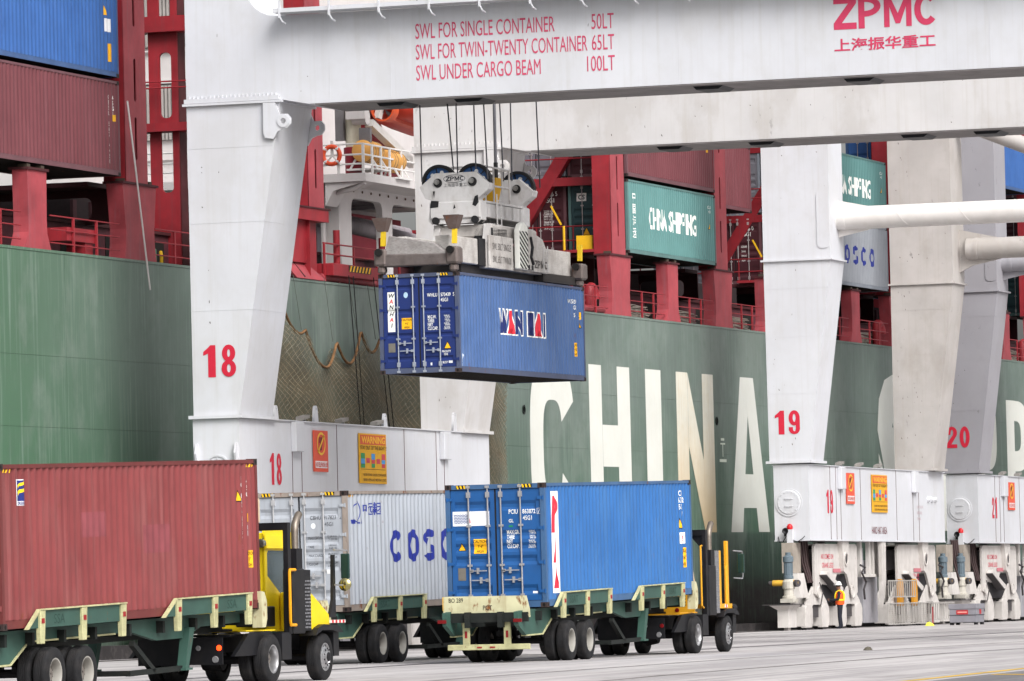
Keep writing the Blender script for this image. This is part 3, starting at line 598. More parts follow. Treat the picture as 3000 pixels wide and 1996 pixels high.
def tractor(loc, yaw, label, yel, cabm, kind):
    """origin on the ground below the front of the container; x forward, y left"""
    T = thing('yard_tractor', label, 'tractor', loc, (0, 0, yaw), 'yard tractors pulling the trailers')
    R0 = .472
    f = MB()
    for y in (.78, 1.5): f.box(-.9, 4.3, y, y+.1, .62, .92)
    f.box(-.6, 1.6, .35, 2.1, .93, .97); f.prism([(-.95, .55), (-.2, .98), (.9, 1.02), (1.2, .92), (1.2, .6), (-.2, .55)], 'y', .12, .2); f.prism([(-.95, .55), (-.2, .98), (.9, 1.02), (1.2, .92), (1.2, .6), (-.2, .55)], 'y', 2.24, 2.32)
    f.box(-1.0, -.96, .35, 2.1, .4, .92); f.box(1.25, 1.75, -.0, .35, .45, .98); f.box(1.3, 1.8, 2.1, 2.4, .45, .98)
    f.build('frame', black, T)
    w5 = MB(); w5.lathe([(.45, 0), (.45, .05), (.1, .07)], (.5, 1.22, 1.02), 'z', 20); w5.build('fifth_wheel', dark, T)
    dk = MB(); dk.box(-.3, 1.25, .14, .3, 1.02, 1.045); dk.build('deck_strip', yel, T)
    ax = MB(); ax.tube([(.7, .1, R0), (.7, 2.34, R0)], .09, 10); ax.tube([(3.6, .2, R0), (3.6, 2.24, R0)], .07, 10); ax.lathe([(.2, -.2), (.24, 0), (.2, .2)], (.7, 1.22, R0), 'y', 12); ax.build('axle', dark, T)
    wheel(T, .7, -.03, R0, mat=chrome); wheel(T, .7, .28, R0, mat=chrome); wheel(T, .7, CW+.03, R0, flip=True); wheel(T, .7, CW-.28, R0, flip=True)
    wheel(T, 3.6, .0, R0, True, chrome); wheel(T, 3.6, CW, R0, True, chrome, True)
    # headache hoop
    h = MB(); h.box(1.66, 1.82, .0, .1, .95, 3.12); h.box(1.66, 1.82, 2.34, 2.44, .95, 3.12); h.box(1.662, 1.818, .001, 2.439, 2.98, 3.13)
    h.prism([(.1, 2.98), (.42, 2.98), (.1, 2.62)], 'x', 1.7, 1.78) if kind else None; h.prism([(2.34, 2.98), (1.99, 2.98), (2.34, 2.6)], 'x', 1.7, 1.78); h.build('headache_rack', black, T)
    # exhaust guard and stack on the right
    g = MB(); g.box(1.86, 2.5, -.02, .2, .95, 2.22); g.build('exhaust_guard', black, T, bevel=.02)
    pf = MB(); pf.box(2.5, 2.86, .0, .19, 1.0, 2.2 if kind == 0 else 2.6); o = pf.build('perforated_guard', black if kind == 0 else M('perforated_alu', '9a9a9c', .5, metal=.6), T)
    hl = MB()
    for i in range(4):
        for k in range(14 if kind == 0 else 22): hl.box(2.54+i*.08+(k % 2)*.03, 2.575+i*.08+(k % 2)*.03, -.006, .0, 1.05+k*.07, 1.085+k*.07)
    hl.build('perforations', M('perf_hole', '8c8c90' if kind == 0 else '2a2a2e', .7), o)
    s = MB(); s.tube([(2.3, .1, 2.2), (2.3, .1, 2.95), (2.33, .1, 3.08), (2.42, .1, 3.2), (2.55, .1, 3.3)], .075, 14); s.build('exhaust_stack', M('steel_pipe', '8a8076', .45, metal=.6, dirt=.3), T, 40)
    m = MB(); m.lathe([(.062, 0), (.062, .01)], (2.555, .1, 3.304), 'x', 12); o = m.build('stack_mouth', M('casting_hole'), T)
    sb = MB(); sb.box(2.12, 2.44, .0, .18, 2.222, 2.62); sb.build('muffler_box', black, T)
    # cab on the left
    if kind == 0:
        zc = 3.02; y0, y1 = .72, 2.2; x0, x1 = 2.25, 4.1
        prof = [(x0, 1.0), (x0, zc-.05), (x0+.08, zc), (x1-.5, zc), (x1-.2, zc-.2), (x1, 1.9), (x1+.1, 1.7), (x1+.1, 1.0)]
        win = [(x0+.12, zc-.48), (x0+.18, zc-.42), (x1-.5, zc-.42), (x1-.3, 1.75), (x1-.6, 1.5), (x0+.8, 1.75), (x0+.12, 2.1)]
        for y in (y0, y1-.05): plate('cab_side', prof, [win], .05, (0, y+.025, 0), FY, cabm, T)
        c = MB(); c.box(x0, x0+.05, y0, y1, 1.0, 1.45); c.box(x0, x0+.05, y0, y0+.3, 1.45, 2.95); c.box(x0, x0+.05, y1-.3, y1, 1.45, 2.95); c.box(x0, x0+.05, y0+.3, y1-.3, 2.5, 2.95)
        c.hexa([(x0, y0, zc-.02), (x1-.4, y0, zc-.02), (x1-.4, y1, zc-.02), (x0, y1, zc-.02), (x0+.1, y0+.12, zc+.1), (x1-.6, y0+.12, zc+.1), (x1-.6, y1-.12, zc+.1), (x0+.1, y1-.12, zc+.1)])
        c.box(x1-.02, x1+.1, y0, y1, 1.0, 1.7); c.box(x0, x1, y0+.05, y1-.05, 1.0, 1.05); c.build('cab_body', cabm, T, bevel=.02)
        gl = MB(); gl.box(x0+.1, x1-.3, y0+.02, y0+.026, 1.45, zc-.4); gl.box(x0+.1, x1-.3, y1-.026, y1-.02, 1.45, zc-.4)
        gl.hexa([(x1+.02, y0+.1, 1.72), (x1+.025, y0+.1, 1.72), (x1+.025, y1-.1, 1.72), (x1+.02, y1-.1, 1.72), (x1-.2, y0+.1, 2.78), (x1-.195, y0+.1, 2.78), (x1-.195, y1-.1, 2.78), (x1-.2, y1-.1, 2.78)])
        gm = M('cab_glass', 'b8c4c8', .08, spec=.5); gm.node_tree.nodes['Principled BSDF'].inputs['Transmission Weight'].default_value = .9
        gl.build('cab_window', gm, T)
        st = MB(); st.box(2.8, 3.2, 1.2, 1.7, 1.1, 1.6); st.box(2.78, 2.9, 1.2, 1.7, 1.6, 2.2); st.tube([(3.55, 1.3, 1.5), (3.3, 1.3, 1.75)], .02, 6); st.lathe([(.2, 0), (.2, .03), (.17, .03)], (3.3, 1.3, 1.75), 'x', 16); st.build('driver_seat', black, T)
        lm = MB(); lm.lathe([(.085, .09), (.085, 0), (.07, -.01), (.02, -.015)], (x0-.13, y0+.03, zc-.28), 'x', 16, 0); lm.bar((x0-.1, y0+.03, zc-.28), (x0+.05, y0+.03, zc-.15), .03); lm.build('work_lamp', M('lamp_chrome', '9c9a92', .2, metal=.7), T, 35)
        vs_ = MB(); vs_.hexa([(x0-.03, y0-.06, zc-.38), (x1-.4, y0-.06, zc-.38), (x1-.4, y0, zc-.38), (x0-.03, y0, zc-.38), (x0-.03, y0-.02, zc-.12), (x1-.5, y0-.02, zc-.12), (x1-.5, y0, zc-.12), (x0-.03, y0, zc-.12)]); vs_.build('cab_visor', cabm, T)
        bx = MB(); bx.box(1.7, 2.0, .7, 1.0, 3.14, 3.62); bx.build('roof_box', M('beige_box', 'cdb598', .6), T, bevel=.02)
        # hood beside the cab
        hd = MB(); hd.prism([(2.95, 1.0), (2.95, 1.78), (3.15, 1.72), (4.0, 1.34), (4.05, 1.22), (4.05, 1.0)], 'y', .06, .7); hd.build('hood', yel, T, bevel=.03)
        tk = MB(); tk.lathe([(.1, 0), (.13, .02), (.13, .36), (.1, .38)], (1.35, .62, 1.12), 'z', 18); tk.build('air_tank', yel, T, 40)
        strap = MB(); strap.lathe([(.135, .18), (.135, .2)], (1.35, .62, 1.12), 'z', 18); strap.build('tank_strap', black, T)
        bt = MB(); bt.box(1.2, 2.2, .5, .95, 1.1, 1.5); bt.build('battery_box', black, T, bevel=.02)
        hose = MB(); hose.tube([(1.5, .75, 1.5), (1.5, .72, 1.9), (1.45, .8, 1.98), (1.2, 1.0, 2.0)], .02, 6); hose.tube([(1.5, .85, 1.5), (1.5, .82, 1.95), (1.45, .9, 2.03), (1.2, 1.1, 2.05)], .02, 6); hose.build('air_hose', black, T)
        rl = MB(); rl.tube([(1.9, -.05, 2.2), (1.62, -.05, 2.2), (1.6, -.05, 2.15), (1.6, -.05, 1.2), (1.62, -.05, 1.12), (1.9, -.05, 1.12)], .03, 8); rl.build('grab_rail', M('rail_amber', 'e09a12', .5), T, 40)
        ps = MB(); ps.prism([(4.0, 1.25), (4.35, 1.25), (4.35, 2.5), (4.25, 2.5), (4.2, 1.6)], 'y', .04, .1); ps.build('mirror_bracket', black, T)
        st = MB(); st.box(3.7, 4.5, -.1, -.06, 1.14, 1.2, 0); [st.box(3.74+k*.2, 3.84+k*.2, -.104, -.1, 1.142, 1.198, 1) for k in range(4)]; st.build('reflector_strip', [flat('d8d8d4'), flat('c4282c')], T)
    else:
        c = MB(); c.prism([(2.1, 1.0), (2.1, 1.75), (2.25, 2.95), (3.6, 2.95), (4.1, 1.75), (4.1, 1.0)], 'y', 1.0, 2.2); c.build('cab_body', cabm, T, bevel=.03)
        wn = MB(); wn.prism([(2.3, 1.8), (2.38, 2.75), (3.5, 2.75), (3.85, 1.8)], 'y', .985, 1.0); wn.box(2.08, 2.13, 1.15, 2.05, 1.85, 2.6); wn.build('cab_window', M('dark_glass', '2a3236', .1, spec=.6), T)
        gr = MB(); gr.box(2.0, 2.06, .5, 2.2, 1.0, 1.55); o = gr.build('cab_grille', yel, T)
        hl = MB(); [hl.box(1.99, 2.0, .55+i*.11, .61+i*.11, 1.2+k*.08, 1.24+k*.08) for i in range(14) for k in range(4)]; hl.build('perforations', M('perf_hole2', '3a2a10', .8), o)
        rr = MB(); rr.box(1.5, 1.56, .3, 2.2, .98, 1.2); rr.build('rear_panel', yel, T); tl = MB(); tl.lathe([(.06, 0), (.05, -.02)], (1.5, .75, 1.1), 'x', 12); tl.build('tail_lamp', M('tail_lamp'), T)
        for x, z in ((2.95, 2.6), (3.65, 2.85)):
            p = MB(); p.box(x, x+.16, .02, .1, 1.2, z); p.build('post', yel, T, bevel=.01)
        rl = MB(); rl.tube([(1.3, .0, 2.72), (1.18, .0, 2.72), (1.2, .0, 1.2), (1.35, .0, 1.15)], .025, 8); rl.tube([(3.52, .0, 2.2), (3.45, .0, 2.15), (3.47, .0, 1.3)], .025, 8); rl.build('grab_rail', yel, T, 40)
        fl = MB(); fl.box(2.86, 4.0, .0, .95, 1.12, 1.24); fl.build('side_deck', yel, T)
        st = MB(); st.box(3.3, 3.55, -.006, .0, 1.14, 1.22, 0); st.box(3.38, 3.46, -.01, -.006, 1.14, 1.22, 1); st.build('reflector_strip', [flat('d8d8d4'), flat('c4282c')], T)
        bm_ = MB(); bm_.tube([(4.0, .05, 1.12), (4.35, .05, 1.14)], .09, 10); bm_.build('air_filter', dark, T)
        wa = MB(); wa.tube([(2.12, .98, 2.72), (2.4, .96, 1.8)], .035, 8); wa.build('cab_pillar', M('beige_cab', 'd9c09a', .5), T)
    # front bumper, fender, mirror
    b = MB(); b.box(4.2, 4.5, .05, 2.38, .48, .95); b.prism([(2.95, .9), (3.1, 1.05), (3.4, 1.12), (4.2, 1.1), (4.5, .95), (4.2, .95), (3.9, 1.0), (3.3, 1.0)], 'y', -.06, .3); b.prism([(2.95, .9), (3.1, 1.05), (3.4, 1.12), (4.2, 1.1), (4.5, .95), (4.2, .95), (3.9, 1.0), (3.3, 1.0)], 'y', 2.14, 2.5); b.build('bumper', black, T)
    mr = MB(); mr.tube([(4.2, .0, 2.6), (4.62, -.12, 2.58), (4.66, -.12, 2.5), (4.66, -.12, 1.95), (4.6, -.12, 1.88), (4.2, .0, 1.9)], .018, 8); o = mr.build('mirror_arm', M('steel_rod', 'b4b4b6', .3, metal=.8), T, 40)
    mh = MB(); mh.box(4.5, 4.56, -.2, -.02, 2.02, 2.52); mh.build('mirror', M('mirror_face', '3c5a54', .12, metal=.6), o, bevel=.015)
    if kind == 0:
        rm = MB(); rm.lathe([(.13, .04), (.13, 0), (.1, -.03), (.03, -.045)], (4.5, -.1, 1.9), 'x', 18); rm.build('round_mirror', M('mirror_round', 'b0a878', .1, metal=.9), o, 40)
    tl = MB(); tl.lathe([(.055, 0), (.045, -.02)], (-1.0, .42, .72), 'x', 12); tl.build('tail_lamp', M('brake_light', 'ff3a10', emit=2.5) if kind == 0 else M('tail_lamp'), T)
    for r, y, z in ((.07, .5, .5), (.055, .85, .72)): ll = MB(); ll.lathe([(r, 0), (r-.01, -.02)], (-1.0, y, z), 'x', 12); ll.build('reverse_lamp', M('lamp_glass', '8a8a8c', .2), T)
    return T
yel = M('tractor_yellow', 'e6c818', .4, var=.05, dirt=.05); amber = M('tractor_amber', 'dd9f22', .45, var=.05, dirt=.1)
def tpos(loc, yaw, x, y=0): return (loc[0]+x*cos(yaw)-y*sin(yaw), loc[1]+x*sin(yaw)+y*cos(yaw), GZ(loc[0]+x+2))
tractor(tpos(LF, RF[2], 12.0), RF[2], 'bright yellow yard tractor with black headache rack ahead of the red container', yel, yel, 0)
tractor(tpos(LP, RP[2], 11.68), RP[2], 'amber yard tractor with mirror arm ahead of the bright blue container', amber, M('beige_cab', 'd9c09a', .5), 1)
tractor(tpos(LC, RC[2], 12.1), RC[2], 'yard tractor hidden behind the bright blue container, pulling the pale grey one', yel, yel, 0)
# ------------------------------------------------------------------ quay, water
def sheet(name, x0, x1, y0, y1, z, mat, parent=None):
    m = MB(); xs = sorted({x0, x1} | {a for a, b in GP if x0 < a < x1}) if z > -1 else [x0, x1]; n = len(xs); g = GZ if z > -1 else (lambda x: 0)
    m.add([(x, y0, z+g(x)) for x in xs]+[(x, y1, z+g(x)) for x in xs], [(i, i+1, n+i+1, n+i) for i in range(n-1)]); return m.build(name, mat, parent)
def ground_mat(key, base, lo, hi, rough=.85):
    m = bpy.data.materials.new(key); m.use_nodes = True; n = m.node_tree; L = n.links.new; b = n.nodes['Principled BSDF']; b.inputs['Roughness'].default_value = rough; b.inputs['Specular IOR Level'].default_value = .2
    tc = n.nodes.new('ShaderNodeTexCoord'); prev = None
    for sc_, mp, a, c, amt in ((.25, (.25, 2.2, 1), lo, hi, 1), (1.2, (.05, 1.6, 1), base, '7f7a78', .4), (.5, (.5, 1, 1), base, '6a6462', .5), (2.5, (1, 1, 1), base, '57524f', .35), (1.0, (.015, 5, 1), base, '77726f', .4), (.9, (.02, 3.5, 1), base, 'd8d5cf', .5)):
        mpn = n.nodes.new('ShaderNodeMapping'); mpn.inputs['Scale'].default_value = mp; L(tc.outputs['Object'], mpn.inputs[0])
        t = n.nodes.new('ShaderNodeTexNoise'); t.inputs['Scale'].default_value = sc_; t.inputs['Detail'].default_value = 6; L(mpn.outputs[0], t.inputs[0])
        r = n.nodes.new('ShaderNodeMapRange'); r.inputs['From Min'].default_value = .4 if prev is None else .56; r.inputs['From Max'].default_value = .62 if prev is None else .74; r.inputs['To Max'].default_value = amt; L(t.outputs['Fac'], r.inputs['Value'])
        x = n.nodes.new('ShaderNodeMix'); x.data_type = 'RGBA'; L(r.outputs[0], x.inputs[0])
        if prev is None: x.inputs[6].default_value = (*lin(a), 1)
        else: L(prev, x.inputs[6])
        x.inputs[7].default_value = (*lin(c), 1); prev = x.outputs[2]
    L(prev, b.inputs['Base Color']); return m
qm = ground_mat('quay_concrete', 'a8a4a5', '9b9798', 'b3afaf')
struct(sheet('quay', -300, 1500, -900, 63.5, 0, qm))
struct(sheet('asphalt_lane', -300, 1500, 8, 24.6, .004, ground_mat('asphalt', '6b696b', '605e60', '78767a')))
lm = M('road_yellow', 'c9a437', .7, var=.2, dirt=.4, dcol='8a8478')
struct(sheet('lane_line', -300, 1500, 24.95, 25.2, .005, lm))
mk = MB()
for i in range(26):
    x = 62+i*6; 
    def hz(t): return (x+9*t, 13+11.5*t, .009+GZ(x+9*t))
    for k in range(4): a = hz(k/4); b = hz((k+1)/4); mk.add([a, (a[0]+.5, a[1], GZ(a[0]+.5)+.009), (b[0]+.5, b[1], GZ(b[0]+.5)+.009), b], [(0, 1, 2, 3)])
struct(mk.build('hatch_marking', lm))
struct(sheet('cable_trench', -300, 1500, 44.3, 44.75, .004, M('trench_cover', '5f5b5e', .7, var=.2)))
struct(sheet('pavement_joint', -300, 1500, 32.0, 32.18, .004, M('joint_tar', '77726f', .8, var=.3)))
struct(sheet('pavement_joint', -300, 1500, 36.4, 36.52, .004, M('joint_tar')))
rl = MB()
for (a, za), (b, zb) in zip(GP, GP[1:]): rl.hexa([(a, 61.66, za-.01), (b, 61.66, zb-.01), (b, 61.74, zb-.01), (a, 61.74, za-.01), (a, 61.66, za+.03), (b, 61.66, zb+.03), (b, 61.74, zb+.03), (a, 61.74, za+.03)])
if 1: struct(rl.build('crane_rail', M('rail_steel', '5a5654', .5, metal=.6, rust=.4)))
kb = MB(); kb.box(-300, 1500, 63.5, 64.0, -6, .42); struct(kb.build('quay_kerb', M('kerb_black', '2c2829', .8, var=.3, dirt=.4, dcol='6a6462'), bevel=.0))
struct(sheet('water', -600, 3000, 64.0, 2500, -2.6, M('harbour_water', '1c2a2c', .12, bump=.4, bs=1.2, spec=.5)))

# ------------------------------------------------------------------ gantry cranes
cw = M('crane_white', 'c6c7cc', .5, var=.04, vs=.35, patch=(.5, 'b4b2b0', .25), streak=.2, scol='aaa69e', dirt=.08, dcol='a09a92', bump=.02, bs=1.5)
cg = M('crane_white_aged', 'b0aba8', .55, var=.07, vs=.6, patch=(.5, '98918a', .45), streak=.35, scol='a39a90', dirt=.12, dcol='958c84', rust=.02, rs=3, rcol='3a3230')
cg2 = M('crane_white_grey', 'a3a1a7', .55, patch=(.5, '8f8c90', .4), var=.04, vs=.5, streak=.1, scol='9c9898', dirt=.08, dcol='8c8a8a', rust=.015, rs=3, rcol='3a3230')
REDN = flat('c01f38'); PINK = flat('c24866'); conduit = M('conduit_red', '6a4a4c', .7)
def fit(s, x0, x1, y, h, bold=.0, shear=0):
    c = bpy.data.curves.new('t', 'FONT'); c.body = s; c.offset = bold; ob = bpy.data.objects.new('t', c); COL.objects.link(ob)
    me = bpy.data.meshes.new_from_object(ob); xs = [v.co.x for v in me.vertices]; bpy.data.objects.remove(ob); bpy.data.curves.remove(c); bpy.data.meshes.remove(me)
    k = h/.72; st = (x1-x0)/((max(xs)-min(xs))*k); return (s, x0-min(xs)*k*st, y, h, st, bold, 'LEFT', shear)
# heavy condensed figures as filled outlines (unit box)
def fig(c, x, y, w_, h):
    S = []
    def q(pts): return [(x+p[0]*w_, y+p[1]*h) for p in pts]
    def ring(cx, cy, rx, ry, ix, iy, a0=0, a1=360, n=24):
        o = [(cx+rx*cos(radians(a0+(a1-a0)*i/n)), cy+ry*sin(radians(a0+(a1-a0)*i/n))) for i in range(n+1)]; p = [(cx+ix*cos(radians(a0+(a1-a0)*i/n)), cy+iy*sin(radians(a0+(a1-a0)*i/n))) for i in range(n+1)]
        return [q([o[i], o[i+1], p[i+1], p[i]]) for i in range(n)]
    if c == '1': S += [q([(.34, 0), (.86, 0), (.86, 1), (.5, 1), (.34, .92)]), q([(.0, .68), (.34, .74), (.34, .92), (.02, .8)])]
    elif c == '0': S += ring(.5, .5, .5, .5, .13, .3)
    elif c == '8': S += ring(.5, .735, .46, .265, .1, .12)+ring(.5, .265, .5, .265, .13, .13)
    elif c == '9': S += ring(.5, .68, .5, .32, .13, .17)+[q([(.63, .22), (1, .22), (1, .68), (.63, .5)]), q([(.0, .3), (.0, .22), (.37, .22), (.37, .3)])]+ring(.5, .22, .5, .22, .13, .1, 180, 360, 12)
    elif c == '2': S += ring(.5, .72, .5, .28, .13, .14, 0, 180, 14)+[q([(0, 0), (1, 0), (1, .17), (.0, .17)]), q([(.0, .17), (.42, .17), (.98, .6), (1, .72), (.63, .72), (.6, .62), (.04, .25)]), q([(0, .62), (.37, .62), (.37, .72), (0, .72)])]
    return S
def figures(s, x, y, w_, h, gap): 
    P = []
    for i, c in enumerate(s): P += fig(c, x+i*(w_+gap), y, w_, h)
    return P
def legpart(T, mat, X0, X1, zb, zf, zt, y0b, y1b, y0t, y1t, y0u=None):
    l = MB(); l.hexa([(X0, y0b, zb), (X1, y0b, zb), (X1, y1b, zb), (X0, y1b, zb), (X0, y0t, zf), (X1, y0t, zf), (X1, y1t, zf), (X0, y1t, zf)])
    o = l.build('leg', mat, T)
    fl = MB(); fl.box(X0-.12, X1+.12, y0b-.12, y1b+.12, zb-.04, zb+.06); fl.build('leg_flange', mat, o)
    fl = MB(); fl.box(X0-.1, X1+.1, y0t-.1, y1t+.1, zf-.03, zf+.04); fl.build('leg_flange', mat, o)
    if zt > zf:
        u = MB(); u.box(X0, X1, y0t, y1t, zf+.03, zt); u.build('upper_leg', mat, T)
    # weld seams
    ws = MB()
    for k in (.34, .62, .86):
        z = zb+(zf-zb)*k; y0 = y0b+(y0t-y0b)*k; y1 = y1b+(y1t-y1b)*k; ws.box(X0-.006, X0+.01, y0+.01, y1, z, z+.02); ws.box(X0, X1, y0-.006, y0+.01, z, z+.02)
    ws.build('weld_seam', mat, o)
    return o
def chips(T, X0, y0, y1, z0, z1, n, seed):
    random.seed(seed); pl = []
    for k in range(n):
        y = random.uniform(y0, y1); z = random.uniform(z0, z1); w_ = random.uniform(.008, .02); h = random.uniform(.02, .12); t = random.uniform(-.03, .03)
        pl.append([(62-y, z), (62-y+w_, z+.2*h), (62-y+w_*.7+t, z+h), (62-y-w_*.4+t, z+.6*h)])
    o = put('paint_chips', poly_bm(pl), (X0-.008, 62, 0), FX, M('chip_dark', '5a524e', .8, rust=.3), T); o['kind'] = 'stuff'
def lug(T, mat, x, y, z, s=1.0, h=.5):
    pl = [(-.22*s, 0), (.22*s, 0), (.13*s, h-.13*s)]+arc(0, h-.13*s, .13*s, 0, 180, 8)+[(-.13*s, h-.13*s)]
    return plate('lifting_lug', pl, [arc(0, h-.13*s, .055*s, 0, 330, 9)], .08, (x, y, z), FY, mat, T)
def floodlamp(T, x, y, z):
    m = MB(); m.hexa([(x-.3, y-.12, z+.02), (x+.3, y-.12, z+.1), (x+.3, y+.12, z+.1), (x-.3, y+.12, z+.02), (x-.3, y-.12, z+.12), (x+.3, y-.12, z+.2), (x+.3, y+.12, z+.2), (x-.3, y+.12, z+.12)]); m.box(x+.05, x+.15, y-.05, y+.05, z, z+.06)
    return m.build('floodlight', M('lamp_grey', '98948f', .6, dirt=.3), T)
def sign_phone(T, X, z, w_=1.25, h=1.26, y=60.97):
    p = MB(); p.box(X, X+w_, y-.03, y, z-h, z); o = p.build('prohibition_sign', flat('d2543e'), T)
    cx, cz = w_/2, h*.68
    put('symbol', poly_bm(ringpoly(cx, cz, w_*.3, h*.28, .07, 0, 360, 30)+[[(cx-w_*.26, cz-h*.2), (cx-w_*.2, cz-h*.23), (cx+w_*.26, cz+h*.2), (cx+w_*.2, cz+h*.23)]]), (X, y-.042, z-h), FY, flat('e8b53e'), o)
    put('symbol', poly_bm([[(cx-.1, cz-.2), (cx+.08, cz-.2), (cx+.12, cz+.2), (cx-.06, cz+.2)], rect(cx-.18, cx-.1, cz+.02, cz+.2)]), (X, y-.036, z-h), FY, flat('7a2c28'), o)
    put('print_panel', poly_bm([rect(w_*.08, w_*.92, h*.09, h*.26)]), (X, y-.036, z-h), FY, flat('e2d8d8'), o)
    put('lettering', text_bm([fit('NO CELLPHONE USE', w_*.11, w_*.89, h*.12, h*.11, .02)]), (X, y-.042, z-h), FY, flat('c2453c'), o)
def sign_warning(T, X, z, w_=2.5, h=1.56, y=60.97):
    p = MB(); p.box(X, X+w_, y-.03, y, z-h, z); o = p.build('warning_sign', flat('d8a01e'), T)
    put('print_panel', poly_bm([rect(.03*w_, .97*w_, .78*h, .97*h)]), (X, y-.036, z-h), FY, flat('cc5a34'), o)
    put('lettering', text_bm([fit('WARNING', .08*w_, .92*w_, .81*h, .13*h, .03)]), (X, y-.042, z-h), FY, flat('ecb236'), o)
    put('lettering', text_bm([fit('STAY OUT OF THE BIGHT !!', .03*w_, .97*w_, .68*h, .075*h, .01), fit('NEVER STAND UNDER CONTAINERS', .12*w_, .95*w_, .15*h, .05*h, .01), fit('NEVER APPROACH MOVING LOADS', .12*w_, .95*w_, .05*h, .05*h, .01)]), (X, y-.042, z-h), FY, flat('5a4216'), o)
    for cx, cz, cw_, ch, col in ((.12, .55, .15, .11, '3e9a5c'), (.12, .44, .15, .11, '4a90c8'), (.12, .35, .15, .08, '3e9a5c'), (.31, .46, .13, .1, 'c4464e'), (.5, .54, .13, .12, '4a90c8'), (.5, .44, .13, .08, 'c4464e'), (.5, .36, .13, .08, '3e9a5c'), (.69, .45, .13, .1, 'c4464e'), (.88, .54, .13, .12, 'c4464e'), (.88, .44, .13, .08, '4a90c8'), (.88, .36, .13, .08, 'c4464e')):
        put('symbol', poly_bm([rect((cx-cw_/2)*w_, (cx+cw_/2)*w_, (cz-ch/2)*h, (cz+ch/2)*h)]), (X, y-.036, z-h), FY, flat(col), o)
    put('symbol', poly_bm([rect(.05*w_, .95*w_, .28*h, .288*h)]), (X, y-.036, z-h), FY, flat('5a4216'), o)
def sill(T, mat, X0, X1, zb, zt, num, x18, seams, signs, boxes, lamps):
    s = MB(); s.box(X0, X1, 61.0, 62.45, zb, zt); o = s.build('sill_beam', mat, T)
    e = MB(); e.box(X0-.02, X1+.02, 60.94, 62.5, zt, zt+.03); e.box(X0-.02, X1+.02, 60.96, 62.48, zb-.04, zb-.002); e.build('beam_flange', mat, o)
    for x in seams:
        c = MB(); c.tube([(x, 60.99, zb+.02), (x, 60.99, zt-.02)], .009, 5); c.build('conduit', conduit, o)
    for x in boxes:
        c = MB(); c.box(x-.35, x+.35, 60.82, 60.999, zt-.92, zt-.02); c.build('junction_box', mat, o, bevel=.02)
    sign_phone(T, signs[0], signs[1]); sign_warning(T, signs[2], signs[3])
    for x in lamps: floodlamp(T, x, 61.1, zt+.04)
    w_, h = .42, .95
    put('number', poly_bm(figures(num, 0, 0, w_, h, .14), dz=.0002), (x18, 60.992, zb+(zt-zb)*.36), FY, REDN, o)
    return o

# ---- crane number 18
T18 = thing('gantry_crane', 'large white gantry crane numbered 18 whose beam with red SWL lettering crosses the top', 'crane', (0, 0, 0), (0, 0, 0), 'ship-to-shore gantry cranes')
for X0, nm in ((158.8, 'near'), (179.2, 'far')):
    mt = cw if nm == 'near' else M('crane_white_2', 'c6c4c4', .5, var=.05, vs=.5, patch=(.6, 'aaa49e', .35), streak=.3, scol='aaa398', dirt=.06, dcol='9c948c', rust=.008, rs=2.5, rcol='3a3230')
    X1 = X0+2.75
    o = legpart(T18, mt, X0, X1, 7.07, 16.32, 16.3, 60.98, 62.42, 59.5, 62.45)
    bp = [(62.45, 16.36), (62.45, 25), (60.5, 25), (60.5, 19.75)]+[(59.6+.9*cos(radians(a)), 19.75+.9*sin(radians(a))) for a in (-15, -30, -45, -60, -75, -90)]+[(29, 18.85), (29, 16.2), (58.6, 16.2), (59.4, 16.36)]
    b = MB(); b.prism(bp, 'x', X0, X1); ob = b.build('portal_beam', mt, T18)
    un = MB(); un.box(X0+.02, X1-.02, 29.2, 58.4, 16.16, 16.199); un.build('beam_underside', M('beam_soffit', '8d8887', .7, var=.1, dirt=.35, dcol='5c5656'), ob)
    for y in (46.5, 53.8, 56.2, 42.0) if nm == 'near' else (43.2, 45.6, 50.7, 53.8):
        f = MB(); f.prism([(y-.45, 16.155), (y+.45, 16.155), (y+.36, 16.06), (y-.3, 16.06)], 'x', X0+.5, X0+1.7); f.build('beam_lamp', M('lamp_dark', '26272c', .5), ob)
    # pin lugs below the beam
    for xx in (X0-.1, X1+.02):
        pl = [(60.0, 16.28), (59.62, 16.28)]+[(59.36+.24*cos(radians(a)), 15.72+.24*sin(radians(a))) for a in (60, 120, 160, 200, 240, 280)]+[(59.55, 15.42), (59.68, 15.2), (59.95, 15.25), (60.0, 15.4)]
        pl2 = [(-(y-62), z) for y, z in pl]
        plate('pin_lug', pl2, [[(-(59.36-62)+.085*cos(radians(a)), 15.72+.085*sin(radians(a))) for a in range(0, 360, 30)]], .09, (xx+.04, 62, 0), FX, mt, T18)
        rg = MB(); rg.lathe([(.19, -.03), (.19, 0), (.085, 0), (.085, -.03)], (xx-.006, 59.36, 15.72), 'x', 20, closed=True); rg.build('pin_boss', mt, T18, 40)
    dt = MB(); dt.box(X0-.08, X0, 59.5, 62.5, 16.37, 16.5)
    for k in range(22): dt.box(X0-.07, X0, 59.6+k*.13, 59.63+k*.13, 16.5, 16.58)
    dt.build('bolt_flange', mt, ob)
    sm = MB()
    for y in (57.9, 56.0, 47.2, 38.0): sm.box(X0-.006, X0+.01, y, y+.02, 16.25, 18.8)
    sm.build('weld_seam', mt, ob)
sill(T18, cw, 158.8, 181.95, 4.0, 7.03, '18', 161.3, (163.22, 164.03, 167.17, 173.42, 176.53, 177.3), (164.98, 6.8, 169.06, 6.8), (163.5, 177.25), (164.5, 167.95, 171.2))
for x, h in ((161.95, .42), (165.4, .5), (171.7, .42), (178.5, .62)): lug(T18, cw, x, 61.03, 7.06, .85, h)
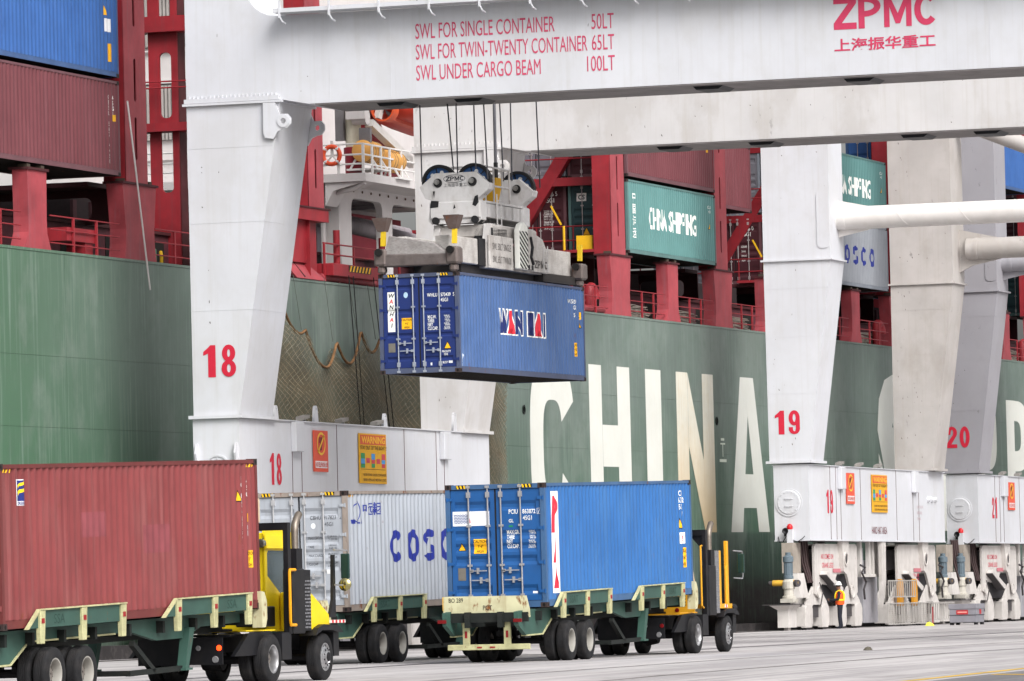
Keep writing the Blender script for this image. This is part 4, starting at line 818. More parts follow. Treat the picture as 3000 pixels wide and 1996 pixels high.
put('number', poly_bm(figures('18', 0, 0, .46, .95, .12), dz=.0002), (158.79, 62.08, 8.25), FX, REDN, T18)
rg = MB(); rg.lathe([(.42, 0), (.42, -.03), (.36, -.03), (.36, 0)], (158.8, 61.7, 5.55), 'x', 30, closed=True)
for k in range(12): rg.lathe([(.018, 0), (.018, -.03)], (158.8, 61.7+.3*cos(k*pi/6), 5.55+.3*sin(k*pi/6)), 'x', 6)
rg.build('manhole', cw, T18)
tabs = MB()
for y in (61.08, 62.32): tabs.hexa([(158.6, y-.03, 6.0), (158.8, y-.03, 5.4), (158.8, y+.03, 5.4), (158.6, y+.03, 6.0), (158.7, y-.03, 6.3), (158.8, y-.03, 6.3), (158.8, y+.03, 6.3), (158.7, y+.03, 6.3)])
tabs.build('jacking_tab', cw, T18)
TX = []
for (s, y1, zz) in (('SWL FOR SINGLE CONTAINER', 51.06, 17.93), ('SWL FOR TWIN-TWENTY CONTAINER', 50.1, 17.32), ('SWL UNDER CARGO BEAM', 51.5, 16.71)): TX.append(fit(s, 62-55.22, 62-y1, zz, .45, 0))
for s, y0, y1, zz in (('50LT', 49.82, 49.16, 17.93), ('65LT', 49.82, 49.16, 17.32), ('100LT', 49.98, 49.16, 16.71)): TX.append(fit(s, 62-y0, 62-y1, zz, .45, 0))
put('lettering', text_bm(TX), (158.79, 62, 0), FX, PINK, T18)
def zpmc(x, y, w_, h):
    t = .2*h; lw = w_*.235; g = w_*.02; P = []
    X = x; P += [[(X, y), (X+lw, y), (X+lw, y+t), (X, y+t)], [(X, y+h-t), (X+lw, y+h-t), (X+lw, y+h), (X, y+h)], [(X, y+t), (X+lw*.36, y+t), (X+lw, y+h-t), (X+lw*.64, y+h-t)]]
    X += lw+g; P += [rect(X, X+lw*.27, y, y+h)]+[[(X+lw*.27+a[0], y+h*.68+a[1]) for a in q] for q in [[(lw*.71*cos(u)*1.0, .32*h*sin(u)), (lw*.71*cos(v), .32*h*sin(v)), (lw*.42*cos(v), .14*h*sin(v)), (lw*.42*cos(u), .14*h*sin(u))] for u, v in [(-pi/2+pi*i/12, -pi/2+pi*(i+1)/12) for i in range(12)]]]
    X += lw*.98+g*1.6; mw = lw*1.2; P += [rect(X, X+mw*.2, y, y+h), rect(X+mw*.8, X+mw, y, y+h), [(X+mw*.2, y+h), (X+mw*.2, y+h*.62), (X+mw*.42, y+h*.1), (X+mw*.5, y+h*.1), (X+mw*.5, y+h*.42)], [(X+mw*.8, y+h), (X+mw*.5, y+h*.42), (X+mw*.5, y+h*.1), (X+mw*.58, y+h*.1), (X+mw*.8, y+h*.62)]]
    X += mw+g*1.6; cx = X+lw*.5; P += [[(cx+lw*.52*cos(u), y+h/2+h/2*sin(u)), (cx+lw*.52*cos(v), y+h/2+h/2*sin(v)), (cx+lw*.24*cos(v), y+h/2+h*.31*sin(v)), (cx+lw*.24*cos(u), y+h/2+h*.31*sin(u))] for u, v in [(radians(42+276*i/18), radians(42+276*(i+1)/18)) for i in range(18)]]
    return P
put('logo', poly_bm(zpmc(62-42.57, 17.52, 2.87, .92)), (158.79, 62, 0), FX, flat('c23a5c'), T18)
put('lettering', text_bm([fit('上海振华重工', 62-42.57, 62-39.68, 16.93, .27, .02)]), (158.79, 62, 0), FX, flat('c23a5c'), T18)
chips(T18, 179.2, 43, 61.8, 16.4, 18.6, 40, 3); chips(T18, 179.2, 61.3, 62.3, 7.3, 16, 18, 4); chips(T18, 158.8, 30, 62, 16.3, 18.6, 10, 5); chips(T18, 158.8, 61.2, 62.2, 7.3, 16, 8, 6)
# walkway along the beam
wk = MB(); wk.box(158.1, 158.85, 29, 59.4, 18.86, 18.98); ow = wk.build('walkway', cw, T18)
for k in range(20):
    y = 59.2-1.55*k; p = MB(); p.box(158.08, 158.14, y-.03, y+.03, 18.7, 20.05); p.tube([(158.1, y, 18.75), (158.2, y-.05, 18.6), (158.4, y-.08, 18.55)], .03, 6); p.build('rail_post', cw, ow)
for z in (19.28, 19.66, 20.05):
    p = MB(); p.tube([(158.11, 59.3, z), (158.11, 29, z)], .028, 6); p.build('handrail', cw, ow)
# hoist ropes (run up to the trolley far above)
ropes = [(1.55, 4, 8.2, 1.40, 6.1), (1.27, 4, 8.2, 1.27, 6.0), (.72, 4, 8.27, .70, 6.1), (.42, 4, 8.27, .34, 5.8), (2.40, 4, 8.23, 2.39, 5.8), (1.29, 8.2, 8.63, 1.22, 6.0), (.94, 8.2, 8.63, .95, 6.0), (.13, 8.2, 8.63, .07, 5.75)]
Hm = Matrix.Translation(LH) @ Matrix.Rotation(RH[2], 4, 'Z') @ Matrix.Rotation(RH[1], 4, 'Y')
for (ya, x, za, yb, zb) in ropes:
    k = (30-zb)/(za-zb); p = MB(); p.tube([Hm @ Vector((x, yb, zb)), Hm @ Vector((x, yb+(ya-yb)*k, 30))], .022, 6); p.build('hoist_rope', M('wire_rope', '4a4a50', .5, metal=.4), T18, 60)
p = MB(); p.tube([Hm @ Vector((7.2, 1.13, 6.5)), Hm @ Vector((7.2, 1.13, 30))], .05, 8); p.build('power_cable', M('cable_grey', '7a7a80', .6), T18, 60)
p = MB(); p.tube([Hm @ Vector((7.2, 1.13, 5.0)), Hm @ Vector((7.2, 1.13, 6.5))], .07, 8); p.build('power_cable', M('cable_black', '2c2c30', .6), T18, 60)
# landside legs of the portal (out of frame to the right)
for X0 in (158.8, 179.2):
    l = MB(); l.box(X0+.1, X0+2.6, 29.1, 31.4, 0.9, 16.19); l.build('landside_leg', cw, T18)
    l = MB(); l.box(X0-.8, X0+3.5, 29.4, 31.1, .0, .9); l.build('landside_bogie', dark, T18)

# ---- bogies
def bogies(T, X0, zb, mat, fence=True, person=False):
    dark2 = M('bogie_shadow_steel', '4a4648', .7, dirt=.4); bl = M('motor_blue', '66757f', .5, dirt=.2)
    for gi, gx in enumerate((X0, X0+13.2)):
        B = new_obj('bogie', None, T, (gx, 61.7, GZ(gx+5)-.02))
        def P(nm, mb, m=mat, sm=None, bv=0): return mb.build(nm, m, B, sm, bevel=bv)
        sx = 1
        # hanger and equaliser beam
        for y0, y1 in ((-.6, -.42), (.42, .6)):
            m = MB(); m.prism([(5.45, 2.35), (5.75, 2.25), (6.05, 2.35), (6.35, zb-.02), (5.15, zb-.02)], 'y', y0, y1); P('hanger', m)
        m = MB(); m.lathe([(.3, 0), (.3, -.05), (.23, -.05), (.23, -.02), (.1, -.02)], (5.75, -.6, 2.85), 'y', 20); P('pin_cap', m, mat)
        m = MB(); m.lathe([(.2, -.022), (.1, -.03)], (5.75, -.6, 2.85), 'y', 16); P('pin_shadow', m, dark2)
        for y in (-.42, .32):
            m = MB(); m.prism([(1.6, 1.45), (1.6, zb-.35), (1.85, zb-.24), (8.0, zb-.24), (8.2, zb-.35), (8.2, 1.5), (7.7, 1.25), (7.0, 1.7), (6.5, 2.25), (5.0, 2.25), (4.4, 1.75), (2.6, 1.85), (2.2, 1.3)], 'y', y, y+.1); P('equaliser_beam', m)
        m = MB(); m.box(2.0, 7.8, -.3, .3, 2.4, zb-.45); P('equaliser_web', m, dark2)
        m = MB(); m.box(1.9, 7.9, -.32, .32, zb-.3, zb-.24); P('equaliser_top', m)
        m = MB(); m.prism([(2.3, 2.22), (4.6, 1.5), (4.9, 1.55), (4.9, 1.68), (2.5, 2.36)], 'y', -.7, -.43); P('deflector', m)
        m = MB(); m.prism([(2.25, 2.18), (4.6, 1.44), (4.6, 1.49), (2.3, 2.215)], 'y', -.72, -.36); P('deflector_edge', m, dark2)
        m = MB(); m.box(2.6, 6.9, -.3, .3, 1.1, 2.2); P('bogie_shade', m, M('machinery_dark', '242226', .8))  # near-black block put in as shade between the bogie plates
        for bx in (2.1, 7.3):
            for y in (-.34, .24):
                m = MB(); m.prism([(bx-1.75, .75), (bx-1.5, 1.15), (bx-.45, 1.75), (bx+.45, 1.75), (bx+1.5, 1.15), (bx+1.75, .75), (bx+1.4, .62), (bx+.55, 1.02), (bx-.55, 1.02), (bx-1.4, .62)], 'y', y, y+.1); P('bogie_beam', m)
            m = MB(); m.lathe([(.27, 0), (.27, -.05), (.2, -.05), (.2, -.02), (.05, -.02)], (bx, -.43, 1.52), 'y', 18); P('pin_cap', m)
            m = MB(); m.box(bx-.6, bx+.6, -.23, .23, .5, 1.0); P('bogie_core', m, dark2)
            for wx in (bx-1.25, bx+1.25):
                m = MB(); m.lathe([(.36, -.12), (.4, -.12), (.4, -.06), (.33, -.05), (.33, .05), (.4, .06), (.4, .12), (.36, .12)], (wx, 0, .42), 'y', 20); P('rail_wheel', m, dark2, 40)
                m = MB(); m.prism([(wx-.55, .1), (wx+.35, .1), (wx+.55, .3), (wx+.55, .85), (wx+.35, 1.05), (wx-.35, 1.05), (wx-.55, .85)], 'y', -.36, -.15); m.box(wx-.56, wx-.5, -.36, .3, .15, .95); P('wheel_cover', m, mat, None, .02)
                m = MB(); m.prism([(wx-.3, .1), (wx+.3, .1), (wx+.2, .0), (wx-.2, .0)], 'y', -.3, -.2); P('rail_sweep', m, dark2)
        ex = -1.9 if gi == 0 else 10.0
        m = MB(); m.lathe([(.14, 0), (.2, .02), (.2, .12), (.165, .14), (.165, .66), (.21, .68), (.21, .88), (.11, .94), (.11, 1.05), (.04, 1.06)], (ex, -.3, 2.05), 'z', 16)
        for k in range(12): m.box(ex+.165*cos(k*pi/6)-.012, ex+.165*cos(k*pi/6)+.012, -.3+.17*sin(k*pi/6)-.012, -.3+.17*sin(k*pi/6)+.012, 2.2, 2.7)
        P('drive_motor', m, bl, 30)
        m = MB(); m.lathe([(.24, 0), (.27, .03), (.27, .22), (.2, .25), (.2, .5), (.25, .53), (.25, .8), (.18, .9)], (ex, -.3, 1.15), 'z', 14); m.box(ex-.4, ex+.4, -.55, -.05, 1.12, 1.28); P('gearbox', m, M('gearbox_white', 'bdb8ae', .6, dirt=.4, rust=.15))
        m = MB(); m.tube([(ex, -.72, 1.9), (ex, .35, 1.9)], .12, 12); P('brake', m, M('brake_yellow', 'c69a34', .6, dirt=.4), 40)
        m = MB(); m.tube([(ex, .35, 1.9), (ex, .5, 1.9)], .09, 10); m.tube([(ex-.1, -.72, 1.88), (ex+.1, -.42, 1.88)], .14, 12); P('brake_cap', m, dark2, 40)
        m = MB(); m.box(ex-.6, ex+.6, -.42, .02, .14, .84); m.hexa([(ex-.6, -.42, .84), (ex+.6, -.42, .84), (ex+.6, .02, .84), (ex-.6, .02, .84), (ex-.8, -.55, 1.02), (ex+.8, -.55, 1.02), (ex+.8, .3, 1.02), (ex-.8, .3, 1.02)]); m.box(ex-.2, ex+.2, -.28, -.12, .0, .14); P('rail_clamp', m)
        m = MB(); m.box(ex-.9, ex+.9, -.7, .55, 1.03, 1.06); P('clamp_tray', m, dark2)
        m = MB(); m.box(ex+1.4, ex+2.6, -.1, .35, 2.3, zb-.2); P('cable_cabinet', m, M('cabinet_beige', 'a89e93', .6, dirt=.3)); m = MB(); m.hexa([(ex+1.2, -.4, 1.3), (ex+2.6, -.4, 1.3), (ex+2.6, .2, 1.3), (ex+1.2, .2, 1.3), (ex+1.4, -.3, 2.28), (ex+2.3, -.3, 2.28), (ex+2.3, .1, 2.28), (ex+1.4, .1, 2.28)]); P('drive_housing', m)
        m = MB(); [m.tube([(ex+2.6+k*.35, -.05, zb), (ex+2.7+k*.35, -.12, 2.7), (ex+2.9+k*.3, -.3, 1.9)], .05, 6) for k in range(4)]; P('cable', m, M('cable_brown', '4c3c3c', .7), 60)
        m = MB(); m.tube([(8.4, -.5, 2.6), (9.0, -.55, 2.5), (8.6, -.5, 2.3), (9.3, -.5, 1.9), (8.9, -.5, 1.6), (9.2, -.45, 1.2)], .045, 6); m.tube([(2.0, -.5, 1.9), (2.4, -.52, 1.5), (2.1, -.5, 1.0)], .025, 6); P('hose', m, dark2, 60)
        put('lettering', text_bm([fit('NO COMES ON', 2.6, 4.4, 2.95, .2, .01), fit('CRANE LEGS', 2.7, 4.4, 2.6, .2, .01)] if gi == 0 else [fit('DANGER LIVE', 3.6, 5.2, 2.2, .13, .01), fit('CABLE', 4.4, 5.2, 2.02, .13, .01)]), (0, -.426, -.1), FY, flat('c8485a'), B)
        m = MB(); m.box(4.3, 5.6, -.46, -.44, 2.3, 2.46); P('label_bar', m, flat('b87078'))
    # middle cable reel supports
    m = MB(); m.box(X0+10.2, X0+12.6, 61.6, 62.1, .3, 2.9); m.box(X0+9.3, X0+10.0, 61.5, 61.9, 2.2, 3.4); m.build('switch_cabinet', M('cabinet_grey', 'a2a0a6', .6, dirt=.15), T)
    for x in (9.0, 10.4, 11.0, 11.8):
        m = MB(); m.box(X0+x, X0+x+.3, 61.35, 61.5, 2.3, zb-.03); m.build('bracket', mat, T)
    m = MB(); m.box(X0+8.9, X0+12.2, 61.3, 61.5, 2.2, 2.32); m.prism([(X0+11.2, zb-.05), (X0+11.9, zb-.05), (X0+11.8, 2.0), (X0+11.5, 1.3), (X0+11.1, .9), (X0+11.2, 2.0)], 'y', 61.0, 61.15); m.build('bracket', mat, T)
    if fence:
        g = M('galv_fence', 'b4b0ac', .5, metal=.3, dirt=.3)
        for (x0, x1, z0, z1, y, n) in ((10.4, 14.9, 1.35, 2.02, 60.55, 14), (9.3, 16.6, .22, 1.08, 60.3, 16), (16.8, 21.2, .35, 1.05, 60.45, 12)):
            f = MB()
            for z in (z0, z1): f.bar((X0+x0, y, z), (X0+x1, y, z), .05)
            for k in range(n+1): x = X0+x0+(x1-x0)*k/n; f.bar((x, y, z0), (x, y, z1), .035)
            f.build('guard_rail', g, T)
        msh = MB()
        for k in range(60): x = X0+9.4+7.1*k/60; msh.bar((x, 60.34, .25), (x, 60.34, 1.06), .008)
        for k in range(9): msh.bar((X0+9.4, 60.34, .3+k*.09), (X0+16.5, 60.34, .3+k*.09), .008)
        msh.build('wire_mesh', M('galv_mesh', '9c9690', .6), T)
        yb = M('paddle_yellow', 'c88a20', .55, dirt=.15)
        for x, y in ((15.6, 60.75), (14.2, 61.0)):
            m = MB(); m.prism([(X0+x, .95), (X0+x+.5, .95), (X0+x+.52, 1.6), (X0+x+.45, 1.95), (X0+x+.35, 2.1), (X0+x+.15, 2.1), (X0+x+.02, 1.9), (X0+x-.01, 1.6)], 'y', y, y+.2); m.build('buffer', yb, T, bevel=.04)
        m = MB(); m.box(X0+16.62, X0+16.72, 60.25, 60.32, .1, .9); m.build('red_bar', flat('a02830'), T)
def crane_far(X0, X1, zb, zt, num, snum, lnum, mats, label, xleg2, tubes):
    T = thing('gantry_crane', label, 'crane', (0, 0, 0), (0, 0, 0), 'ship-to-shore gantry cranes')
    legpart(T, mats[0], X0, X0+2.1, zt+.12, 14.86, 27, 60.95, 62.6, 59.87, 62.65)
    legpart(T, mats[1], xleg2, xleg2+2.1, zt+.1, 14.8, 27, 60.8, 62.47, 59.68, 62.45)
    seams = [X0+d for d in (3.2, 4.1, 4.8, 7.95, 13.8, 16.6, 17.6)]
    o = sill(T, mats[2], X0, X1, zb, zt, snum, X0+2.6, seams, (X0+5.6, 6.44, X0+9.65, 6.43), (X0+4.75, X0+16.75), [X0+d for d in (5.2, 8.25, 11.3)])
    put('lettering', text_bm([fit('HARD HAT AREA', 0, 2.4, 0, .3, .0)]), (X0+9.65, 60.99, 3.98), FY, flat('7a3038'), o)
    put('lettering', text_bm([fit('SWITCH OFF', 0, 1.0, .5, .12, 0), fit('BEFORE', 0, .8, .25, .12, 0), fit('WORK', 0, .6, 0, .12, 0)]), (X0+17.3, 60.985, 4.6), FY, flat('b8a0a4'), o)
    bolt = MB()
    for k in range(3): bolt.lathe([(.14, 0), (.1, -.12), (.03, -.13)], (X0+19.2+k*.6, 61, 5.5), 'y', 8)
    bolt.build('fixing_cleat', mats[2], o)
    chips(T, X0, 61.2, 62.4, 7, 14.5, 14, int(X0)); chips(T, X0, 59.9, 62.4, 15, 25, 14, int(X0)+1); chips(T, xleg2, 61.1, 62.3, 7, 14.5, 30, int(X0)+2); chips(T, xleg2, 59.8, 62.3, 15, 25, 24, int(X0)+3)
    if num: put('number', poly_bm(figures(num, 0, 0, .46, .95, .12), dz=.0002), (X0-.01, 62.34, 7.92), FX, REDN, T)
    mh = MB(); mh.lathe([(.56, 0), (.56, -.03), (.5, -.03), (.46, -.05), (.05, -.055)], (X0, 61.84, 5.2), 'x', 32)
    for k in range(16): mh.lathe([(.022, -.03), (.022, -.075)], (X0, 61.84+.42*cos(k*pi/8), 5.2+.42*sin(k*pi/8)), 'x', 6)
    for z in (5.05, 5.35): mh.tube([(X0-.05, 61.68, z), (X0-.1, 61.7, z), (X0-.1, 61.98, z), (X0-.05, 62.0, z)], .015, 6)
    mh.build('manhole', mats[2], o)
    bc = MB(); bc.box(X0-.22, X0-.004, 61.68, 61.9, 3.55, 4.12); bc.build('beacon_box', mats[2], T)
    bd = MB(); bd.lathe([(.1, 0), (.12, .02), (.12, .12), (.08, .2), (.02, .23)], (X0-.11, 61.8, 4.12), 'z', 14); bd.build('beacon', M('beacon_red', 'c01820', .3), T, 40)
    sp = MB(); sp.lathe([(.05, 0), (.13, -.12), (.11, -.12), (.04, -.06)], (X0-.18, 61.94, 4.06), 'x', 14); sp.box(X0-.2, X0-.1, 61.88, 62.02, 3.85, 3.96); sp.build('horn', black, T)
    wr = MB(); wr.tube([(X0-.1, 61.95, 3.85), (X0-.1, 62.1, 3.62), (X0-.08, 62.25, 3.6), (X0-.05, 62.3, 3.85)], .016, 6); wr.tube([(X0-.1, 61.68, 3.7), (X0-.1, 61.5, 3.62), (X0-.05, 61.3, 3.75), (X0-.05, 61.2, 3.85)], .016, 6); wr.build('cable', black, T)
    for (tx, ty, tz, r, m) in tubes:
        t = MB(); t.tube([(tx, ty, tz), (tx, 30.5, tz)], r, 28); q = t.build('tie_tube', m, T, 40)
        t = MB(); t.lathe([(r+.02, -.35), (r+.02, -.5), (r-.04, -.51)], (tx, ty, tz), 'y', 28); t.build('tube_collar', m, q, 40)
        gs = MB(); gs.hexa([(tx-.7, ty-1.5, tz-.42), (tx+.7, ty-1.5, tz-.42), (tx+.7, ty+.6, tz-.95), (tx-.7, ty+.6, tz-.95), (tx-.7, ty-1.5, tz+.3), (tx+.7, ty-1.5, tz+.3), (tx+.7, ty+.6, tz+.75), (tx-.7, ty+.6, tz+.75)]); 
        pl = [(-.7, -1.15), (.2, -.72), (1.3, -.5), (1.5, -.44), (1.5, .44), (1.2, .5), (.2, .72), (-.7, .95)]
        plate('gusset', pl, [], .1, (tx+.1, ty, tz), ((0, -1, 0), (0, 0, 1)), m, q)
        for k in range(4): w2 = MB(); yy = ty-2.2-k*2.6; w2.tube([(tx+(r+.004)*cos(a), yy-(a-pi/2)*.35, tz+(r+.004)*sin(a)) for a in [pi*.1+i*pi*.1 for i in range(13)]], .012, 5); w2.build('weld_seam', m, q)
    l = MB(); l.box(X0, X0+2.1, 29.1, 31.4, 0, 27); l.build('landside_leg', mats[0], T)
    pad = MB(); pad.prism(rrect(59.88, 60.4, 15.3, 17.55, .18, 3), 'x', X0-.03, X0); pad.build('doubler_plate', mats[0], T)
    return T
T19 = crane_far(221.9, 244.0, 3.7, 6.68, '19', '19', None, (cw, cg, cw), 'white gantry crane with number 19 on its leg, behind the bright blue container', 241.3, [(223.2, 60.0, 16.53, .46, M('tube_white', 'd6d2cf', .45, var=.04, dirt=.12, dcol='a89c90')), (242.5, 59.3, 16.29, .46, cg)])
dg = MB(); dg.tube([(242.5, 62.0, 22.9), (242.5, 50.0, 17.9)], .35, 24); dg.build('diagonal_brace', cg, T19, 40)
bogies(T19, 221.9, 3.7, M('bogie_white', 'c4bfbb', .6, var=.06, dirt=.25, dcol='7a726c', streak=.25, scol='8a8078', rust=.04))
T20 = crane_far(250.2, 272.3, 3.7, 6.7, '20', '21', None, (cg2, cg2, cw), 'white gantry crane with number 20 on its grey leg at the right edge', 269.6, [(251.4, 59.9, 16.16, .4, cg2), (270.8, 59.3, 16.2, .46, cg2)])
bogies(T20, 250.2, 3.7, M('bogie_white'), fence=False)
bogies(T18, 158.8, 4.0, M('bogie_white'), fence=False)
# ------------------------------------------------------------------ headblock and spreader above the hanging container
def hroot(name, label, cat, z0):
    p = Hm @ Vector((0, 0, z0)); return thing(name, label, cat, p, RH)
hw = M('headblock_white', 'c2c0c0', .5, var=.06, patch=(2.2, '8f8780', .35), dirt=.2, dcol='8a827c', rust=.03, rs=3, rcol='2a2624', streak=.12, scol='7c746c')
spw = M('spreader_white', 'bdb9b5', .55, patch=(1.5, '857c76', .45), var=.07, vs=2, dirt=.2, dcol='7a726c', rust=.08, rs=4, rcol='4a3a34', scratch=.25)
worn = M('spreader_worn', '6b615f', .6, var=.2, vs=3, scratch=.6, rust=.22, dirt=.3, metal=.2)
wornw = M('spreader_worn_white', '9c9896', .6, var=.1, vs=3, scratch=.6, dirt=.25, dcol='7a7070', rust=.05)
blueS = M('sheave_blue', '2c5488', .5, dirt=.2, dcol='16202c'); blk = M('grease_black', '17171b', .55, dirt=.2)
z0 = 4.5
HB = hroot('headblock', 'white crane headblock with blue sheaves and ZPMC plate, above the spreader', 'headblock', z0)
Pz = lambda pl: [(y, z-z0) for y, z in pl]
outl_plate = [(2.47, 5.64), (1.98, 6.03), (.72, 6.03), (.29, 5.66), (.33, 5.5), (.66, 5.24), (.56, 4.62), (.7, 4.52), (2.1, 4.52), (2.22, 4.62), (2.12, 5.24), (2.3, 5.3)]
for px in (4.0, 8.2):
    for dx_ in (0, .42):
        m = MB(); m.prism(Pz(outl_plate), 'x', px+dx_, px+dx_+.05); m.build('cheek_plate', hw, HB, bevel=.008)
    m = MB()
    for (ya, za), (yb, zb_) in zip(outl_plate[2:6], outl_plate[3:7]): m.hexa([(px+.03, ya, za-z0), (px+.44, ya, za-z0), (px+.44, yb, zb_-z0), (px+.03, yb, zb_-z0), (px+.03, ya+.03, za-z0-.02), (px+.44, ya+.03, za-z0-.02), (px+.44, yb+.03, zb_-z0-.02), (px+.03, yb+.03, zb_-z0-.02)])
    m.build('edge_cover', hw, HB)
    m = MB(); m.box(px-.06, px+.55, .58, 2.16, 4.66-z0, 5.18-z0); m.build('cross_box', hw, HB, bevel=.04)
    for sy in (1.92, .84):
        s = new_obj('sheave', None, HB, (px+.16, sy, 5.77-z0))
        m = MB(); m.lathe([(.53, 0), (.53, .03), (.47, .07), (.47, .13), (.53, .17), (.53, .2), (.44, .2), (.44, 0)], (0, 0, 0), 'x', 36, closed=True); m.build('sheave_rim', blk, s, 35)
        m = MB(); m.lathe([(.445, .08), (.445, .12), (.1, .14), (.1, .06)], (0, 0, 0), 'x', 30, closed=True); m.build('sheave_web', blueS, s, 35)
        m = MB()
        for k in range(6): a = k*pi/3+.3; m.bar((.07, .12*cos(a), .12*sin(a)), (.07, .43*cos(a), .43*sin(a)), .03); 
        m.build('sheave_rib', blk, s)
        m = MB(); [m.lathe([(.06, .0), (.06, .004)], (.052, .3*cos(k*pi/3+.8), .3*sin(k*pi/3+.8)), 'x', 14) for k in range(6)]; m.build('sheave_hole', M('pale_grey', 'c8c8c8', .7), s)
        m = MB(); m.lathe([(.08, -.18), (.08, -.25), (.05, -.25), (.05, -.28), (.02, -.28)], (0, 0, 0), 'x', 18); m.build('axle_cap', M('axle_grease', 'a09e9c', .4, metal=.3, dirt=.6, dcol='1a1a1a'), s)
        m = MB(); m.lathe([(.135, -.175), (.135, -.185), (.12, -.185)], (0, -.03, -.03), 'x', 18); m.build('grease_ring', blk, s)
    for sy in (.75, 1.97):
        m = MB(); m.tube([(px-.1, sy, 4.62-z0), (px+.6, sy, 4.62-z0)], .11, 14); m.build('twistlock_pin', blk, HB, 40)
for y0, y1 in ((.62, .8), (1.62, 1.8)):
    m = MB(); m.box(4.5, 8.2, y0, y1, 4.72-z0, 5.12-z0); m.build('side_beam', hw, HB)
    for k in range(5): q = MB(); q.box(4.8+k*.75, 4.83+k*.75, y0-.06, y0, 4.74-z0, 5.1-z0); q.build('stiffener', hw, HB)
m = MB(); m.box(4.5, 8.15, .6, 1.9, 5.14-z0, 5.2-z0); m.build('platform', hw, HB)
rl = MB()
for x, y in ((5.0, .75), (5.8, .75), (6.6, .75), (7.3, .75), (5.0, 1.8), (6.2, 1.8), (7.3, 1.8)): rl.tube([(x, y, .7), (x, y, 1.75)], .03, 6)
for z in (1.2, 1.75): rl.tube([(5.0, .75, z), (7.3, .75, z), (7.3, 1.8, z), (5.0, 1.8, z), (5.0, .75, z)], .03, 6)
rl.build('guard_rail', hw, HB, 40)
ld = MB(); [ld.bar((5.0+k, .4, -.3), (5.0+k, .4, .9), .03) for k in (0, .4)]; [ld.bar((5.0, .4, -.25+.24*i), (5.4, .4, -.25+.24*i), .025) for i in range(5)]; ld.build('ladder', hw, HB)
cb = MB(); cb.hexa([(6.6, 1.05, .75), (7.1, 1.05, .75), (7.1, 1.35, .75), (6.6, 1.35, .75), (6.5, .9, 1.5), (7.2, .9, 1.5), (7.2, 1.5, 1.5), (6.5, 1.5, 1.5)]); cb.build('cable_basket', M('basket_yellow', 'd2a01c', .55, dirt=.2), HB)
put('logo', poly_bm(zpmc(.24, .05, .52, .13)), (3.994, 1.88, 1.24), FX, flat('2e3038'), HB)
put('logo', text_bm([fit('上海振华重工', .16, .86, -.12, .085, .0)]), (3.994, 1.88, 1.24), FX, flat('2e3038'), HB)
ov = MB(); rgp = ringpoly(0, 0, .34, .12, .016, 0, 360, 30); put('logo', poly_bm(rgp), (3.994, 1.38, 1.35), FX, flat('2e3038'), HB)
st = MB()
put('grease_mark', poly_bm([[(0, 0), (.26, .02), (.28, .2), (.04, .22)], [(1.32, .05), (1.4, .3), (1.5, .34), (1.52, .12), (1.42, .0)], [(.1, .5), (.14, .3), (.17, .5)], [(.72, -.05), (.76, .1), (.8, -.02)]]), (3.935, 2.14, .5), FX, blk, HB)
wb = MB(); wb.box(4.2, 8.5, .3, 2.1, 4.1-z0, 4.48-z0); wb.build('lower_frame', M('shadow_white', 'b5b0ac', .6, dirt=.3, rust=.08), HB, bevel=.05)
for x in (4.4, 8.0):
    for y in (.35, 1.9): m = MB(); m.hexa([(x-.5, y, -.75), (x+.5, y, -.75), (x+.5, y+.2, -.75), (x-.5, y+.2, -.75), (x-.25, y, .0), (x+.25, y, .0), (x+.25, y+.2, .0), (x-.25, y+.2, .0)]); m.build('foot', hw, HB)

